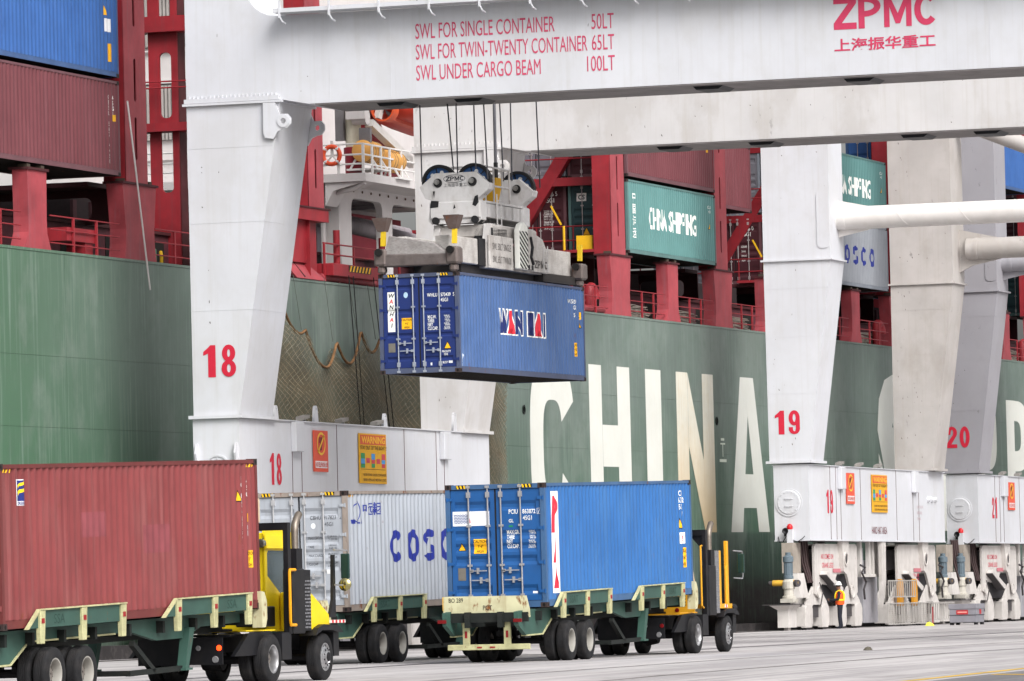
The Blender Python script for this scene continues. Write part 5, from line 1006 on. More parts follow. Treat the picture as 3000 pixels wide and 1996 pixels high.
z0 = 2.9
SP = hroot('spreader', 'scuffed white and grey container spreader gripping the hanging blue container', 'spreader', z0)
for (ex, s) in ((.05, 1), (12.14, -1)):
    m = MB(); m.prism([(.2, 3.1), (2.24, 3.1), (2.24, 3.46), (.2, 3.42)], 'x', ex-.2, ex+.25); me = m
    for i, v in enumerate(m.v): m.v[i] = (v[0], v[1], v[2]-z0)
    m.build('end_beam', worn, SP, bevel=.03)
    m = MB(); m.hexa([(ex-.16, .25, .5), (ex+.3*s+.0 if s > 0 else ex+.16, .25, .5), (ex+.3, 2.2, .5), (ex-.16, 2.2, .5), (ex-.14, .7, .85), (ex+.3, .7, .85), (ex+.3, 2.05, 1.1), (ex-.14, 2.05, 1.1)]); m.build('end_panel', wornw, SP, bevel=.02)
    for y in (-.06, 2.12):
        m = MB(); m.box(ex-.24, ex+.3, y, y+.38, .22, .72); m.box(ex-.16, ex+.16, y+.08, y+.3, .0, .24); m.build('corner_housing', M('corner_steel', '7a6e6a', .5, metal=.3, rust=.3, dirt=.4, scratch=.5), SP, bevel=.06)
        m = MB(); m.tube([(ex-.35, y+.2, .62), (ex-.1, y+.2, .62)], .11, 12); m.build('twistlock_drive', M('dark_pivot', '2c2a2a', .4, metal=.5), SP, 40)
        yy = y+.06 if y < 1 else y+.05
        m = MB(); m.hexa([(ex-.2, yy, .8), (ex-.05, yy, .8), (ex-.05, yy+.12, .8), (ex-.2, yy+.12, .8), (ex-.2, yy-.02, 1.3), (ex-.05, yy-.02, 1.3), (ex-.05, yy+.1, 1.3), (ex-.2, yy+.1, 1.3)]); m.build('flipper_arm', M('arm_yellow', 'd6b422', .55, dirt=.3), SP)
        if s > 0: m = MB(); m.hexa([(ex-.22, yy-.02, 1.22), (ex+.1, yy-.02, 1.22), (ex+.1, yy+.2, 1.22), (ex-.22, yy+.2, 1.22), (ex-.3, yy-.14, 1.62), (ex+.16, yy-.14, 1.62), (ex+.16, yy+.34, 1.62), (ex-.3, yy+.34, 1.62)]); m.build('flipper', M('flipper_rust', '5c4a44', .6, rust=.4, scratch=.4), SP)
for (xa, xb) in ((.3, 3.55), (8.8, 12.0)):
    for y0 in (.35, 1.65): m = MB(); m.box(xa, xb, y0, y0+.42, .32, 1.08); m.build('telescopic_beam', spw, SP, bevel=.02)
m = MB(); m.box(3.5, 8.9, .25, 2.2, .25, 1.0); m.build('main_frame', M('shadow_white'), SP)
m = MB(); m.box(3.48, 5.7, .16, .24, .24, 1.22); m.build('side_plate', spw, SP, bevel=.02)
put('lettering', text_bm([fit('SWL 50LT SINGLE', .25, 1.95, .6, .2, .0), fit('SWL 65LT TWIN20', .25, 1.95, .22, .2, .0)]), (3.48, .154, .2), FY, flat('55504e'), SP)
m = MB(); m.box(2.9, 3.5, .3, .55, .3, 1.1); m.build('hydraulic_box', blk, SP)
m = MB(); m.prism([(5.78, .3), (6.62, .3), (6.62, 1.6), (6.3, 1.72), (6.0, 1.66), (5.78, 1.45)], 'y', -.02, .16); hz = m.build('striped_cover', flat('deded8'), SP, bevel=.03)
sg = []
for k in range(-4, 12):
    a = k*.16; q = clip([(5.79, a+.42), (6.61, a), (6.61, a+.085), (5.79, a+.505)], 5.79, 6.61, .32, 1.44)
    if q: sg.append(q)
put('hazard_stripe', poly_bm(sg), (0, -.024, 0), FY, flat('1d1d20'), hz)
m = MB(); m.box(6.75, 7.35, .05, .22, .3, 1.55); m.build('valve_cabinet', spw, SP, bevel=.04)
m = MB(); m.tube([(7.0, .03, 1.3), (7.15, .02, 1.0), (7.0, .02, .7), (7.2, .02, .5)], .05, 8); [m.box(x, x+.14, .03, .06, .32, .46) for x in (6.78, 7.1)]; m.build('hose', blk, SP, 60)
m = MB(); m.prism([(7.5, .3), (8.9, .28), (8.9, .9), (8.4, 1.3), (7.5, 1.45)], 'y', .1, .2); m.build('side_plate', spw, SP)
put('lettering', poly_bm(zpmc(0, 0, 1.2, .24)), (7.55, .092, .4), FY, flat('55504e'), SP)
ld = MB(); [ld.bar((8.3+k, .04, .3), (8.3+k, .04, 1.1), .025) for k in (0, .4)]; [ld.bar((8.3, .04, .35+.2*i), (8.7, .04, .35+.2*i), .02) for i in range(4)]; ld.build('ladder', hw, SP)
m = MB(); m.box(4.2, 5.6, .3, .9, 1.02, 1.5); m.build('pump_unit', blk, SP, bevel=.04)
m = MB(); m.box(1.8, 10.6, .5, 1.95, .06, .3); m.prism([(8.7, .05), (12.0, .05), (11.9, .3), (8.7, .3)], 'y', .2, .5); m.build('under_frame', M('spreader_underside', '35302e', .7, dirt=.3), SP)

# ------------------------------------------------------------------ the ship
SZ = .00695
SH = thing('container_ship', 'green hulled container ship with white CHINA SHIPPING letters and red deck fittings', 'ship', (200, 66, 0), (0, -SZ, 0))
def sx(x): return x-200
hullm = M('hull_green', '67756e', .45, xband=(-50, -30, '41694a', .75), var=.2, vs=.16, streak=.5, scol='808f86', dirt=.4, dcol='4d6354', zdark=[(4.2, 9.5, '3c5c47', .8), (3.85, 4.0, '2b3f36', .85), (1.5, 2.2, '1e1519', 1.0)], patch=(.3, '7b857e', .4), bump=.08, bs=.4, spec=.3)  # soft darkening down the hull is painted-in shade; the lowest bands are paint
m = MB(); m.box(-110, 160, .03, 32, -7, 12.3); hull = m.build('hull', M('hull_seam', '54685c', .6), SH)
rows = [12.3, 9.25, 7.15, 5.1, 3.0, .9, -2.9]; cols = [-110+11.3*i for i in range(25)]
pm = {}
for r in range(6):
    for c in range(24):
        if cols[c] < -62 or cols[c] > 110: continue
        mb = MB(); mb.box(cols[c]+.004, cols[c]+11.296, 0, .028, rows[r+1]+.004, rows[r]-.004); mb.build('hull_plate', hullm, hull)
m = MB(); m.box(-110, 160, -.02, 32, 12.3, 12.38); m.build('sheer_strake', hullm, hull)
letn = M('hull_letter_stained', 'd0cdc0', .5, var=.06, vs=.5, streak=.3, scol='b08a4a', dirt=.2, dcol='c0a878', zdark=[(3.8, 8.5, 'c09850', .6)])
letw = M('hull_letter_white', 'cfd0c9', .5, var=.04, vs=.5, streak=.12, scol='b5ab94', dirt=.1, dcol='bdb49c', zdark=[(3.6, 4.4, 'b0aaa2', .5)])
LB, LT = 3.96, 10.38
def bar_(x0, x1, z0=LB, z1=LT): return rect(sx(x0), sx(x1), z0, z1)
def cshape(x0, x1, gap0, gap1, t=1.55):
    cx = sx((x0+x1)/2); rx = (x1-x0)/2; P = []; cz = (LB+LT)/2; ry = (LT-LB)/2; n = 40
    pts = []
    for i in range(n+1):
        a = radians(gap0+(gap1-gap0)*i/n); e = .62
        ca, sa = cos(a), sin(a); f_ = lambda v: (abs(v)**e)*(1 if v >= 0 else -1)
        pts.append(((cx+rx*f_(ca), cz+ry*f_(sa)), (cx+(rx-t)*f_(ca), cz+(ry-1.45)*f_(sa))))
    for i in range(n): P.append([pts[i][0], pts[i+1][0], pts[i+1][1], pts[i][1]])
    return P
def pshape(x0, x1):
    P = [bar_(x0, x0+1.65)]; cz = LT-1.75; n = 16
    for i in range(n):
        a0 = radians(-90+180*i/n); a1 = radians(-90+180*(i+1)/n); f_ = lambda v: (abs(v)**.6)*(1 if v >= 0 else -1)
        q = lambda a, rx, rz: (sx(x0+1.65)+rx*f_(cos(a)), cz+rz*f_(sin(a)))
        P.append([q(a0, x1-x0-1.65, 1.75), q(a1, x1-x0-1.65, 1.75), q(a1, x1-x0-3.2, .75), q(a0, x1-x0-3.2, .75)])
    return P
LET = {'C': cshape(201.7, 207.1, 22, 338), 'H': [bar_(209, 210.6), bar_(212.6, 214.25), bar_(210.6, 212.6, 6.5, 8.1)], 'I': [bar_(216.35, 218.45)],
 'N': [bar_(220.55, 222.15), bar_(224.2, 225.8), [(sx(222.15), LT), (sx(222.15), LB+3.45), (sx(224.2), LB), (sx(224.2), LB+2.9)]],
 'A': [[(sx(227.95), LB), (sx(229.7), LB), (sx(231.0), LB+5.6), (sx(230.9), LT), (sx(229.8), LT)], [(sx(233.75), LB), (sx(232.1), LB), (sx(230.6), LB+5.6), (sx(230.7), LT), (sx(231.75), LT)], [(sx(229.9), LB+1.0), (sx(231.9), LB+1.0), (sx(231.5), LB+2.4), (sx(230.2), LB+2.4)]],
 'S': [], 'H2': [bar_(259.4, 261), bar_(263, 264.6), bar_(261, 263, 6.5, 8.1)], 'I2': [bar_(266.7, 268.8)], 'P': pshape(270.7, 274.9), 'P2': pshape(277.05, 281.6)}
LET['S'] = None; put('letter', text_bm([fit('S', sx(252.1), sx(257.4), LB, LT-LB, .085)]), (0, -.006, 0), FY, letw, hull)
for k, pl in LET.items():
    if pl is None: continue
    bm = poly_bm(pl, dz=.003 if len(pl) < 4 else 0); put('letter', bm, (0, -.006, 0), FY, letn if k == 'N' else letw, hull)
mkm = flat('c9cfc2'); mm = []
for x, z in ((196.5, 7.4), (193.6, 7.45), (227, 7.55)): mm += [rect(sx(x)-.35, sx(x)+.35, z, z+.06), rect(sx(x)-.04, sx(x)+.04, z-.5, z), rect(sx(x)-.5, sx(x)+.5, z-.72, z-.6), rect(sx(x)-.25, sx(x)+.25, z+.16, z+.26)]
put('hull_mark', poly_bm(mm), (0, -.007, 0), FY, mkm, hull)
for x, z in ((201.0, 8.5), (226.2, 8.5)):
    m = MB(); m.lathe([(.16, 0), (.18, -.03), (.12, -.03), (.12, .0)], (sx(x), -.0, z), 'y', 16); m.build('scupper', M('scupper_dark', '1c2420', .8), hull)

shred = M('ship_red', '96202a', .55, var=.18, vs=.8, streak=.35, scol='5f3a40', dirt=.25, dcol='6a2c32'); shredf = M('ship_red_faded', 'a8434b', .6, var=.18, vs=.8, streak=.5, scol='7a5a60', dirt=.25, dcol='78343c')
dkred = M('ship_dark_red', '48161c', .7, var=.2, dirt=.3); shw = M('ship_white', 'c9c4c3', .5, var=.05, vs=.6, streak=.12, scol='a89c8c', rust=.012, dirt=.05); blackdk = M('deck_black', '15120f', .8)
m = MB(); m.box(-60, 100, 2.3, 2.5, 12.38, 13.6); m.build('hatch_coaming', M('coaming', '5c2c34', .7, var=.2, streak=.3, scol='54404a'), SH)
m = MB(); m.box(-60, 100, 2.2, 2.9, 13.6, 13.7); m.build('coaming_rail', dkred, SH)
# dark access openings along the coaming
for i in range(40):
    x = -55+i*3.6; m = MB(); m.box(x, x+1.3, 2.28, 2.3, 12.6, 13.35); m.build('coaming_opening', blackdk, SH)
# container pedestals along the edge
mains = {163.9: '16', 179.0: '15', 213.55: '13', 227.8: '12', 242.0: '11', 256.3: '10', 270.6: '9', 284.9: '8'}
mids = [155.9, 171.2, 220.6, 234.9, 248.9, 263.4, 277.7]
def pedestal(x, wt, ww, wb, depth, mat, z1=14.68):
    X = sx(x); pts = [(X-wb/2, 12.38), (X+wb/2, 12.38), (X+ww/2+.03, 12.85), (X+ww/2, 13.3), (X+wt/2, z1), (X-wt/2, z1), (X-ww/2, 13.3), (X-ww/2-.03, 12.85)]
    m = MB(); m.prism(pts, 'y', .02, depth); o = m.build('pedestal', [mat], SH)
    c = MB(); c.box(X-wt/2-.06, X+wt/2+.06, -.04, depth+.1, z1, z1+.07); c.build('pedestal_cap', dkred, o)
    tw = MB(); [tw.box(X+d-.12, X+d+.12, .05, .35, z1+.07, z1+.17) for d in (-wt*.36, wt*.36)]; tw.build('twistlock_base', M('lash_steel', '4a4036', .7, rust=.3), o)
    return o
slot = lambda cx, cz, h, w_: arc(cx, cz+h/2, w_/2, 0, 180, 6)+arc(cx, cz-h/2, w_/2, 180, 360, 6)
for x, n in mains.items():
    if n != '15':
        o = pedestal(x, 2.75, 2.3, 2.6, .55, shredf)
        put('number', text_bm([(n, 0, 0, .26, .8, .012)]), (sx(x)-1.15-.05, .5, 13.85), FX, flat('d4c8c4'), o)
    X = sx(x)-.2 if n != '15' else sx(179.55)
    # upright with oblong holes
    w_ = 1.75 if n != '15' else 1.45; zb = 14.75; zt = 33
    holes = [slot(0, z, 1.15, .18) for z in (16.1, 17.9, 20.2, 22.4, 24.6)]
    plate('cell_guide', [(-w_/2, zb), (w_/2, zb), (w_/2, zt), (-w_/2, zt)], holes, .03, (X, .02, 0), FY, shredf, SH)
    m = MB(); m.box(X-w_/2, X-w_/2+.06, .036, .75, zb, zt); m.box(X+w_/2-.06, X+w_/2, .036, .75, zb, zt); m.build('guide_web', shred, SH)
    m = MB(); m.box(X-w_/2+.06, X+w_/2-.06, .6, .66, zb, zt); m.build('guide_back', blackdk, SH)
    # transverse web with rounded openings
    if n not in ('15',):
        hs_ = [rrect(2.0+k*2.5, 3.9+k*2.5, 13.75, 14.45, .22) for k in range(6)]
        plate('lashing_web', [(1.4, 13.6), (18, 13.6), (18, 14.7), (1.4, 14.7)], [[(q[0]-0, q[1]) for q in h] for h in hs_], .1, (sx(x)+1.0, 0, 0), ((0, 1, 0), (0, 0, 1)), dkred, SH)
        m = MB(); m.box(sx(x)-.8, sx(x)+1.0, 1.4, 20, 14.68, 14.82); m.build('lashing_bridge_deck', dkred, SH)
    if n in ('13', '11', '10', '9'):
        for k in range(2):
            m = MB(); m.bar((sx(x)+.8, .6+k*7, 21.5), (sx(x)+.8, 5.2+k*7, 14.6), .42, .5); m.build('diagonal_brace', shred, SH)
        for z in (17.72, 20.75, 23.8): m = MB(); m.box(sx(x)+.6, sx(x)+.95, .5, 22, z-.16, z+.16); m.build('cross_beam', shred, SH)
        m = MB(); [m.tube([(sx(x)+.3, .4, z), (sx(x)+.3, 12, z)], .03, 6) for z in (15.4, 15.95, 18.6, 19.0)]; [m.tube([(sx(x)+.3, y, 14.8), (sx(x)+.3, y, 15.95)], .03, 6) for y in (.5, 2, 3.5, 5, 6.5, 8)]; m.build('bridge_rail', shred, SH)
        m = MB(); m.box(sx(x)-1.1, sx(x)+.9, .7, 3.2, 14.84, 14.95); m.build('bridge_platform', shred, SH)
        m = MB(); m.box(sx(x)-.9, sx(x)-.3, .85, 1.5, 14.96, 15.5); m.build('equipment_box', M('box_yellow', 'd2a414', .55), SH)
        m = MB(); m.tube([(sx(x)-.9, 2.0, 14.96), (sx(x)-.9, 2.0, 15.9)], .05, 8); m.bar((sx(x)-.9, 2.1, 15.95), (sx(x)-.9, 2.5, 16.7), .06); m.build('yellow_stanchion', M('box_yellow'), SH)
for x in mids: pedestal(x, 1.45, 1.35, 1.95, .5, shredf)
for x0, x1 in ((140, 158), (166, 178), (206, 212.4), (215.4, 226.3), (229.8, 240.8), (244, 254.8), (258.3, 269), (272.6, 283.4)):
    m = MB(); m.box(sx(x0), sx(x1), 3.2, 30, 13.75, 14.62); m.build('hatch_cover', M('hatch_dark', '2c2022', .8, var=.2), SH)  # near-black cover colour paints in the shaded void above the coaming
    m = MB(); [m.box(sx(x0)+k*1.5, sx(x0)+k*1.5+.3, 3.1, 3.2, 13.72, 14.5) for k in range(int((x1-x0)/1.5))]; m.build('hatch_stiffener', M('hatch_brown', '4a2c30', .8), SH)
# rails and lashing gear between the pedestals
gaps = [(146, 154.8), (157, 162.4), (165.3, 170.2), (172.2, 176.6), (203, 212), (215, 219.7), (221.5, 226.4), (229.1, 233.9), (235.9, 240.6), (243.4, 247.9), (249.9, 254.8), (257.7, 262.3), (264.4, 269.2), (272, 276.6), (278.7, 283.5)]
for gi, (a, b) in enumerate(gaps):
    m = MB()
    for z in (12.62, 13.02, 13.42): m.tube([(sx(a), .1, z), (sx(b), .1, z)], .022, 6)
    n = max(2, round((b-a)/1.6))
    for k in range(1, n): x = sx(a+(b-a)*k/n); m.box(x-.05, x+.05, .08, .14, 12.38, 13.44)
    m.build('railing', shred, SH)
    if gi > 2:
        rd = MB(); random.seed(gi)
        for k in range(26):
            z = 12.45+.02*k; x0 = a+.2+random.random()*.5; x1 = b-.2-random.random()*1.6; rd.tube([(sx(x0), .6+.03*(k % 5), z), (sx((x0+x1)/2), .6+.03*(k % 4), z+random.uniform(-.03, .05)), (sx(x1), .6+.03*(k % 5), z+random.uniform(-.12, .06))], .018, 5)
        rd.build('lashing_rods', M('rod_galv', 'a59c92', .5, metal=.4, dirt=.3), SH)
    fb = MB(); fb.box(sx(a), sx(b), 1.9, 2.1, 12.4, 12.55); fb.build('deck_pipe', M('deck_grey', '7a6a70', .6), SH)
m = MB(); m.tube([(sx(180.5), .3, 12.55), (sx(212), .3, 12.55)], .13, 10); m.build('deck_fender_pipe', shredf, SH, 40)
# vents
for x, y in ((210.9, .5), (208.7, .8), (253.9, .4), (283, .5)):
    m = MB(); m.tube([(sx(x), y, 12.38), (sx(x), y, 13.1), (sx(x)+.05, y, 13.3), (sx(x)+.25, y, 13.36), (sx(x)+.4, y, 13.2), (sx(x)+.42, y, 12.95)], [.2, .2, .22, .25, .3, .33], 14); o = m.build('vent', shred, SH, 40)
m = MB(); m.box(sx(158.4), sx(160.8), .15, .9, 12.75, 13.15); m.box(sx(159.9), sx(160.5), .2, .8, 12.38, 12.75); m.build('roller_fairlead', shred, SH)
m = MB(); m.box(sx(165.15), sx(165.95), .3, .8, 12.4, 12.86); m.build('winch_cover', M('green_cover', '4f8066', .5), SH, bevel=.05)
m = MB(); m.tube([(sx(153), .2, 12.38), (sx(153), .2, 13.6)], .07, 8); m.build('yellow_stanchion', M('box_yellow'), SH)
for x, y, s in ((167.3, .7, 1), (176.2, 1.4, 1)):
    m = MB(); m.tube([(sx(x), y, 12.38), (sx(x), y, 12.7), (sx(x)+.2, y+.1, 12.82)], .06, 8); m.build('yellow_valve', M('box_yellow'), SH)
# tall red lashing tower inboard
plate('lashing_tower', [(-.5, 12.4), (.5, 12.4), (.5, 33), (-.5, 33)], [rrect(-.13, .28, z, z+2.1, .16) for z in (15.0, 17.4, 20.5, 23.5)], .12, (sx(172), 2.35, 0), FX, shred, SH)
m = MB(); m.box(sx(172), sx(172.6), 1.84, 2.0, 12.4, 33); m.box(sx(172), sx(172.6), 2.7, 2.86, 12.4, 33); m.build('lashing_tower', dkred, SH)
for z, h in ((16.95, .27), (20.15, .5), (24, .4)): m = MB(); m.box(sx(171.6), sx(172.4), -.2, 7, z, z+h); m.build('tower_platform', shred, SH)
for z in (17.75, 17.95, 20.95): m = MB(); m.tube([(sx(171.7), -.2, z+.6), (sx(171.7), 7, z+.6)], .025, 6); m.build('tower_rail', shred, SH)
m = MB(); m.box(sx(171.2), sx(171.8), .1, .9, 17.25, 17.85); m.build('equipment_box', M('box_yellow'), SH)
m = MB(); m.box(sx(178), sx(179), 1.9, 3.2, 21.3, 22.3); m.build('equipment_box', M('box_yellow'), SH)
m = MB(); m.tube([(sx(172.1), .9, 12.5), (sx(172.1), .9, 13.55), (sx(172.1), .5, 13.6), (sx(172.1), .45, 12.5)], .05, 6); m.build('yellow_frame', M('ochre', 'c08a24', .6), SH)
m = MB(); m.bar((sx(172.0), .2, 13.2), (sx(176), .6, 14.1), .5, .25); m.build('crane_jib', dkred, SH)
# post 15: gusset, shelf, chute
m = MB(); m.prism([(.02, 12.4), (1.2, 12.4), (1.75, 14.7), (.75, 17.0), (.7, 20), (.02, 20)], 'x', sx(178.85), sx(178.9)); m.build('post_gusset', shred, SH)
m = MB(); m.box(sx(177.2), sx(180.4), -.1, 1.9, 14.35, 14.75); m.build('post_shelf', shred, SH); m = MB(); m.box(sx(177.1), sx(180.5), -.14, 1.95, 14.75, 14.8); m.build('shelf_cap', dkred, SH)
m = MB(); m.box(sx(177.3), sx(179.2), .15, 1.5, 12.95, 14.35); m.build('post_base', shred, SH); m = MB(); m.box(sx(179.4), sx(180.1), .25, 1.2, 12.4, 14.35); m.build('post_base', shred, SH)
m = MB(); m.hexa([(sx(177.4), -.05, 12.4), (sx(180.2), -.05, 12.4), (sx(180.2), .05, 12.4), (sx(177.4), .05, 12.4), (sx(176.9), .3, 13.0), (sx(179.1), .3, 13.0), (sx(179.1), .4, 13.0), (sx(176.9), .4, 13.0)]); m.build('cargo_chute', shredf, SH)
m = MB(); m.bar((sx(178.2), -.02, 12.45), (sx(177.9), .32, 12.98), .06); m.tube([(sx(176.8), .28, 13.04), (sx(179.3), .28, 13.04)], .06, 8); m.build('chute_rib', dkred, SH)
m = MB(); m.box(sx(180.7), sx(185.4), -.12, .5, 12.6, 13.02); m.build('gangway_box', shred, SH, bevel=.02)
m = MB(); m.box(sx(182.2), sx(184.4), -.13, -.12, 12.78, 13.0, 0)
for k in range(7): m.prism([(sx(182.24)+k*.31, 12.79), (sx(182.38)+k*.31, 12.79), (sx(182.52)+k*.31, 12.99), (sx(182.38)+k*.31, 12.99)], 'y', -.134, -.13, 1)
m.build('hazard_stripe', [flat('1c1914'), flat('dca418')], SH)
m = MB()
for z in (13.35, 13.7): m.tube([(sx(180.6), .2, z), (sx(188.5), .2, z)], .03, 6)
[m.box(sx(x)-.05, sx(x)+.05, .17, .23, 12.5, 13.72) for x in (180.7, 183.6, 185.9, 188.2)]; m.build('railing', shred, SH)
for x, y in ((182.2, .3), (187.6, .6)): m = MB(); m.tube([(sx(x), y, 12.4), (sx(x), y, 14.2)], .12, 10); m.build('mooring_post', shred, SH, 40)
# white deckhouse with arched openings
hs_ = [rrect(sx(187.0), sx(190.2), 12.2, 15.6, .35), rrect(sx(191.2), sx(194.6), 12.2, 15.6, .35), ]
plate('deckhouse_wall', [(sx(185.7), 12.0), (sx(197), 12.0), (sx(197), 16.0), (sx(185.7), 16.0)], hs_, .25, (0, 1.6, 0), FY, shw, SH)
plate('deckhouse_wall', [(-1.45, 12.4), (-14, 12.4), (-14, 16.0), (-1.45, 16.0)], [rrect(-4.1, -1.95, 12.6, 15.55, .4), rrect(-7.2, -5.0, 12.6, 15.55, .4)], .2, (sx(185.75), 0, 0), FX, shw, SH)
m = MB(); m.box(sx(184.4), sx(197), 0, 14, 15.98, 16.26); m.build('boat_deck', shw, SH)
m = MB(); m.prism([(.02, 15.98), (1.5, 15.98), (1.5, 15.2), (1.2, 15.7)], 'x', sx(184.5), sx(185.7)); m.build('deck_bracket', shw, SH)
m = MB(); m.box(sx(188.2), sx(189.6), 3.2, 3.6, 12.4, 14.9); m.build('locker', M('locker_lilac', 'a39ba3', .6), SH)
m = MB(); m.tube([(sx(186), 2.6, 14.95), (sx(200), 3.4, 14.7)], .28, 12); m.tube([(sx(186), 4, 15.4), (sx(200), 4, 15.1)], .2, 10); m.tube([(sx(194.8), 3, 12.4), (sx(194.8), 3, 14.4)], .3, 12); [m.bar((sx(x), 1.7, 15.7), (sx(x), 9, 15.7), .2) for x in (187.5, 189, 190.5, 192, 193.5)]; m.build('under_deck_pipe', M('pipe_lilac', '978f94', .6, dirt=.3), SH, 40)
m = MB(); m.box(sx(191), sx(205), 6, 6.2, 12.4, 15.9); m.box(sx(190), sx(190.6), 5, 5.6, 12.4, 15.9); m.build('inner_bulkhead', M('inner_red', '6d1c28', .7), SH)
m = MB(); m.tube([(sx(184.6), .1, 15.95), (sx(184.7), .5, 15.75), (sx(184.7), .9, 15.7), (sx(185.3), 1.7, 15.6), (sx(185.45), 1.95, 15.3), (sx(185.45), 1.95, 12.4)], .09, 8); m.build('drain_pipe', shw, SH, 40)
for k in range(9): m = MB(); m.lathe([(.045, 0), (.045, -.03)], (sx(186.3)+k*.9, 1.46, 15.85), 'y', 8); m.build('bolt', M('bolt_rust', '6a5648', .7), SH)
rl = MB()
for z in (16.58, 16.9, 17.26): rl.tube([(sx(184.5), 10, z), (sx(184.5), .1, z), (sx(191.5), .1, z)], .035, 6)
for y in (.1, 1.0, 2.9, 4.2, 5.6, 7): rl.box(sx(184.46), sx(184.54), y-.04, y+.04, 16.26, 17.28)
for x in (185.4, 186.3, 187.2, 188.4, 189.8, 191.4): rl.box(sx(x)-.05, sx(x)+.05, .07, .13, 16.26, 17.28)
rl.build('boat_deck_rail', M('rail_white', 'd8d6d4', .5), SH)
m = MB(); m.box(sx(192), sx(206), 5, 30, 16.27, 30); m.box(sx(192), sx(206), 7.2, 30, 12.4, 16.27); acc = m.build('accommodation', shw, SH)
for y0, y1, z0_, z1_ in ((7.6, 13, 21.65, 24.5), (7.6, 13, 18.3, 20.3)):
    pn = MB(); pn.box(sx(191.9), sx(192)-.005, y0, y1, z0_, z1_); lp = pn.build('louvre_panel', M('louvre_back', '8a8684', .7), acc)
    for k in range(int((y1-y0)/.14)): q = MB(); q.box(sx(191.84), sx(191.9), y0+.02+k*.14, y0+.1+k*.14, z0_+.03, z1_-.03); q.build('slat', M('louvre_slat', 'a9a39f', .6, rust=.05), lp)
for z in (17.6, 20.35, 20.45, 21.5): m = MB(); m.box(sx(191.85), sx(192)-.006, 5.2, 16, z, z+.06); m.build('deck_edge', shw, acc)
# davit and its red pedestal
m = MB(); m.lathe([(.3, 0), (.3, .75), (.34, .78), (.34, 1.0), (.28, 1.02)], (sx(186.2), 1.05, 16.26), 'z', 16); m.build('davit_pedestal', M('davit_red', '8a1c2c', .5), SH, 40)
m = MB(); m.lathe([(.27, 0), (.27, 3.6)], (sx(186.2), 1.05, 17.28), 'z', 16); m.build('davit_post', M('davit_cream', 'd2ccb8', .55, rust=.05, dirt=.15), SH, 40)
m = MB(); m.tube([(sx(186.0), .95, 18.3), (sx(186.0), .45, 18.3)], .28, 16); m.box(sx(185.6), sx(185.8), .4, 1.1, 18.2, 18.5); m.build('davit_winch', shw, SH, 40); m = MB(); m.box(sx(185.9), sx(186.1), 1.3, 1.6, 17.5, 18.6); m.build('davit_panel', M('motor_grey', '7c787a', .6, dirt=.3), SH); m = MB(); m.box(sx(185.8), sx(186.0), .3, .7, 17.4, 17.9); m.build('davit_motor', M('motor_grey'), SH)
m = MB(); m.bar((sx(186.3), .5, 18.1), (sx(190.5), .4, 16.9), .3, .25); m.bar((sx(187.2), .5, 18.3), (sx(187.8), .3, 20.0), .2); m.build('davit_boom', M('boom_white', 'c9c6c2', .5), SH)
m = MB(); m.hexa([(sx(191.5), 1.7, 16.27), (sx(193.5), 1.7, 16.27), (sx(193.5), 2.1, 16.27), (sx(191.5), 2.1, 16.27), (sx(188.6), 1.7, 19.5), (sx(189.6), 1.7, 19.5), (sx(189.6), 2.1, 19.5), (sx(188.6), 2.1, 19.5)]); m.build('boat_davit', shred, SH)

# ------------------------------------------------------------------ things on the ship
def shp(x, y, z): return (x, y, z+SZ*(x-200))
def rs_(): return (0, -SZ, 0)
L_ = thing('lifeboat', 'orange-red lifeboat with round propeller nozzle, hung above the white boat deck', 'lifeboat', shp(187.3, 66.3, 18.62), rs_())
m = MB(); prof = [(.55, .0), (.95, .3), (1.2, 1.2), (1.35, 3.0), (1.3, 5), (.9, 6.8), (.2, 7.6)]
m.lathe([(r, h) for r, h in prof], (0, 0, 0), 'x', 24); 
for i, v in enumerate(m.v): m.v[i] = (v[0]+.35, v[1], max(v[2], -.85)+.62-.06*v[0])
m.build('boat_hull', M('lifeboat_orange', 'b83420', .5, var=.08), L_, 50)
m = MB(); m.hexa([(.3, -.14, -.32), (7.5, -.14, -.75), (7.5, .14, -.75), (.3, .14, -.32), (.3, -.14, -.15), (7.5, -.14, -.5), (7.5, .14, -.5), (.3, .14, -.15)]); m.build('keel', M('lifeboat_pale', 'c85a44', .6), L_)
m = MB(); m.lathe([(.36, -.3), (.42, -.3), (.42, .25), (.36, .3)], (0, 0, 0), 'x', 26, closed=True); m.build('propeller_nozzle', M('nozzle_orange', 'd0522a', .5), L_, 40)
m = MB(); [m.hexa([(-.1, .05*cos(a), .05*sin(a)), (.0, .05*cos(a), .05*sin(a)), (.02, .05*cos(a)+.02, .05*sin(a)), (-.08, .05*cos(a)+.02, .05*sin(a)), (-.14, .3*cos(a), .3*sin(a)), (.02, .3*cos(a), .3*sin(a)), (.1, .3*cos(a+.6), .3*sin(a+.6)), (-.06, .3*cos(a+.6), .3*sin(a+.6))]) for a in (.5, 2.07, 3.64, 5.2)]; m.build('propeller', M('prop_grey', '6c6a6c', .5, metal=.4), L_)
